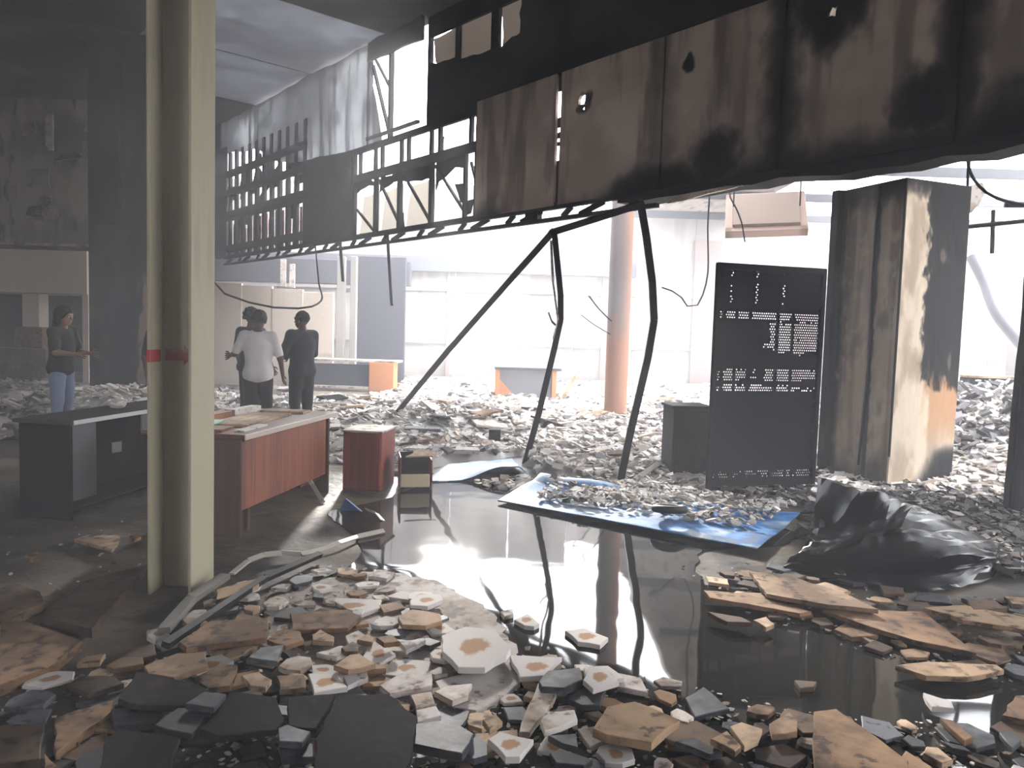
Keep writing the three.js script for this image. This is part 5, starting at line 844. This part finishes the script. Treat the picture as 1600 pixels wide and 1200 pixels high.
  mesh('shirt', surfaceNet((x, y, z) => Math.max(shirtF(x, y, z) + fold(x, y, z), hem - y, -(Math.hypot(x, (y - 1.5) * 1.0, z - lean * 0.8) - 0.075)), [-0.62, hem - 0.05, -0.32], [0.62, 1.6, 0.62], 0.0145), mat({ color: o.shirt, roughness: 0.9 }), t);
  const trF = blend([...legs(0.022), cap([-0.065, 0.93, -0.015], [0.065, 0.93, -0.015], 0.106, 0.106)], 0.03);
  mesh('trousers', surfaceNet((x, y, z) => Math.max(trF(x, y, z) + fold(x, y, z), y - 1.0, 0.07 - y), [-0.3, 0.03, -0.25], [0.3, 1.06, 0.25], 0.0145), mat({ color: o.trousers, roughness: 0.9 }), t);
  for (const s of [1, -1]) mesh('shoe', surfaceNet((x, y, z) => Math.max(blend([cap([s * stance, 0.045, -0.05], [s * (stance + 0.02), 0.04, 0.13], 0.048, 0.04), cap([s * stance, 0.06, -0.03], [s * stance, 0.1, -0.025], 0.046, 0.045)], 0.03)(x, y, z), -y), [s * stance - 0.1, -0.02, -0.14], [s * stance + 0.12, 0.2, 0.22], 0.01), mat({ color: 0x1c1a1a, roughness: 0.6 }), t);
  // hair
  const hairF = (x, y, z) => {
    const [a, b, c] = L(x - hd[0], y - hd[1], z - hd[2]), n = 0.012 * (vnoise(a * 60 + 9, b * 60 + c * 40, 311) - 0.5) * (o.hairRough || 1);
    let d = ell([0, 0.035, -0.016], [0.086 + (o.hairThick || 0), 0.1 + (o.hairThick || 0) * 1.3, 0.1 + (o.hairThick || 0)])(a, b, c) + n;
    d = Math.max(d, -(b + 0.02 - (c > 0.02 ? (c - 0.02) * 1.1 : 0)) * 0.8, c - 0.085);
    if (o.longHair) { let e = 1e3; for (let q = 0; q < 9; q++) { const th = Math.PI * (0.05 + 0.9 * q / 8) + Math.PI, r = 0.088; e = Math.min(e, cap([r * Math.cos(th), 0.05, r * Math.sin(th) * 1.05 - 0.01], [r * 1.35 * Math.cos(th), -0.24 + 0.03 * (q % 3), r * 1.4 * Math.sin(th) - 0.01], 0.03, 0.019)(a, b, c)); } d = Math.min(d, e + n); }
    return d;
  };
  mesh('hair', surfaceNet(hairF, [hd[0] - 0.2, hd[1] - 0.34, hd[2] - 0.22], [hd[0] + 0.2, hd[1] + 0.2, hd[2] + 0.2], 0.0075), mat({ color: 0x0e0c0c, roughness: 0.85 }), t);
  return t;
}
const stand = (px, py, d) => { const p = at(px, py, d); return [p[0], 0, p[2]]; };
person('man in a white short sleeved shirt seen from behind, one hand raised', stand(404, 560, 9.9), Math.PI + 0.12, { shirt: 0xd8d2d0, trousers: 0x16171c, hem: 0.8, hairThick: 0.016, hairRough: 1.6, right: [[-0.28, 1.13, -0.02], [-0.3, 0.9, 0.06], [0, 0, 1], 0.5], left: [[0.3, 1.17, 0.0], [0.4, 1.14, 0.16], [0, 1, 0], 0.3], headTurn: 0.25 });
person('man in a dark jacket with folded arms, facing left beside the white shirted man', stand(472, 560, 10.5), Math.PI + 0.9, { shirt: 0x24282f, trousers: 0x17181d, hem: 0.84, longSleeve: true, scale: 1.02, right: [[-0.25, 1.15, 0.08], [-0.06, 1.12, 0.24], [0, 1, 0], 0.6], left: [[0.25, 1.14, 0.08], [0.08, 1.09, 0.25], [0, 1, 0], 0.6], headTurn: 0.25 });
person('person with rough black hair mostly hidden behind the white shirted man', stand(392, 560, 10.9), Math.PI - 0.4, { shirt: 0x24262c, trousers: 0x1a1a1e, hairThick: 0.02, hairRough: 2.4, scale: 1.03, right: [[-0.27, 1.12, 0.02], [-0.25, 0.93, 0.14], [0, 0, 1], 0.5], left: [[0.27, 1.12, 0.02], [0.27, 0.9, 0.1], [0, 0, 1], 0.5] });
person('person with long black hair and a black shirt, hand held out, at the far left', stand(96, 560, 10.0), Math.PI / 2 - 0.1, { shirt: 0x0f1013, trousers: 0x74809c, hem: 0.82, longHair: true, skin: 0x8a6450, scale: 0.985, hairThick: 0.022, right: [[-0.24, 1.14, 0.1], [-0.2, 1.12, 0.36], [0, 1, 0], 0.3], left: [[0.22, 1.14, 0.1], [0.14, 1.12, 0.32], [0, 1, 0], 0.4], lean: 0.03 });
person('person in dark navy clothes almost hidden behind the cream column', stand(262, 570, 9.4), 0.6, { shirt: 0x1a2030, trousers: 0x15161c, right: [[-0.26, 1.12, 0.02], [-0.25, 0.9, 0.1], [0, 0, 1], 0.5], left: [[0.26, 1.12, 0.02], [0.26, 0.9, 0.1], [0, 0, 1], 0.5] });
scene.traverse((o) => { if (o.isMesh) o.castShadow = o.receiveShadow = true; });
renderer.render(scene, camera);
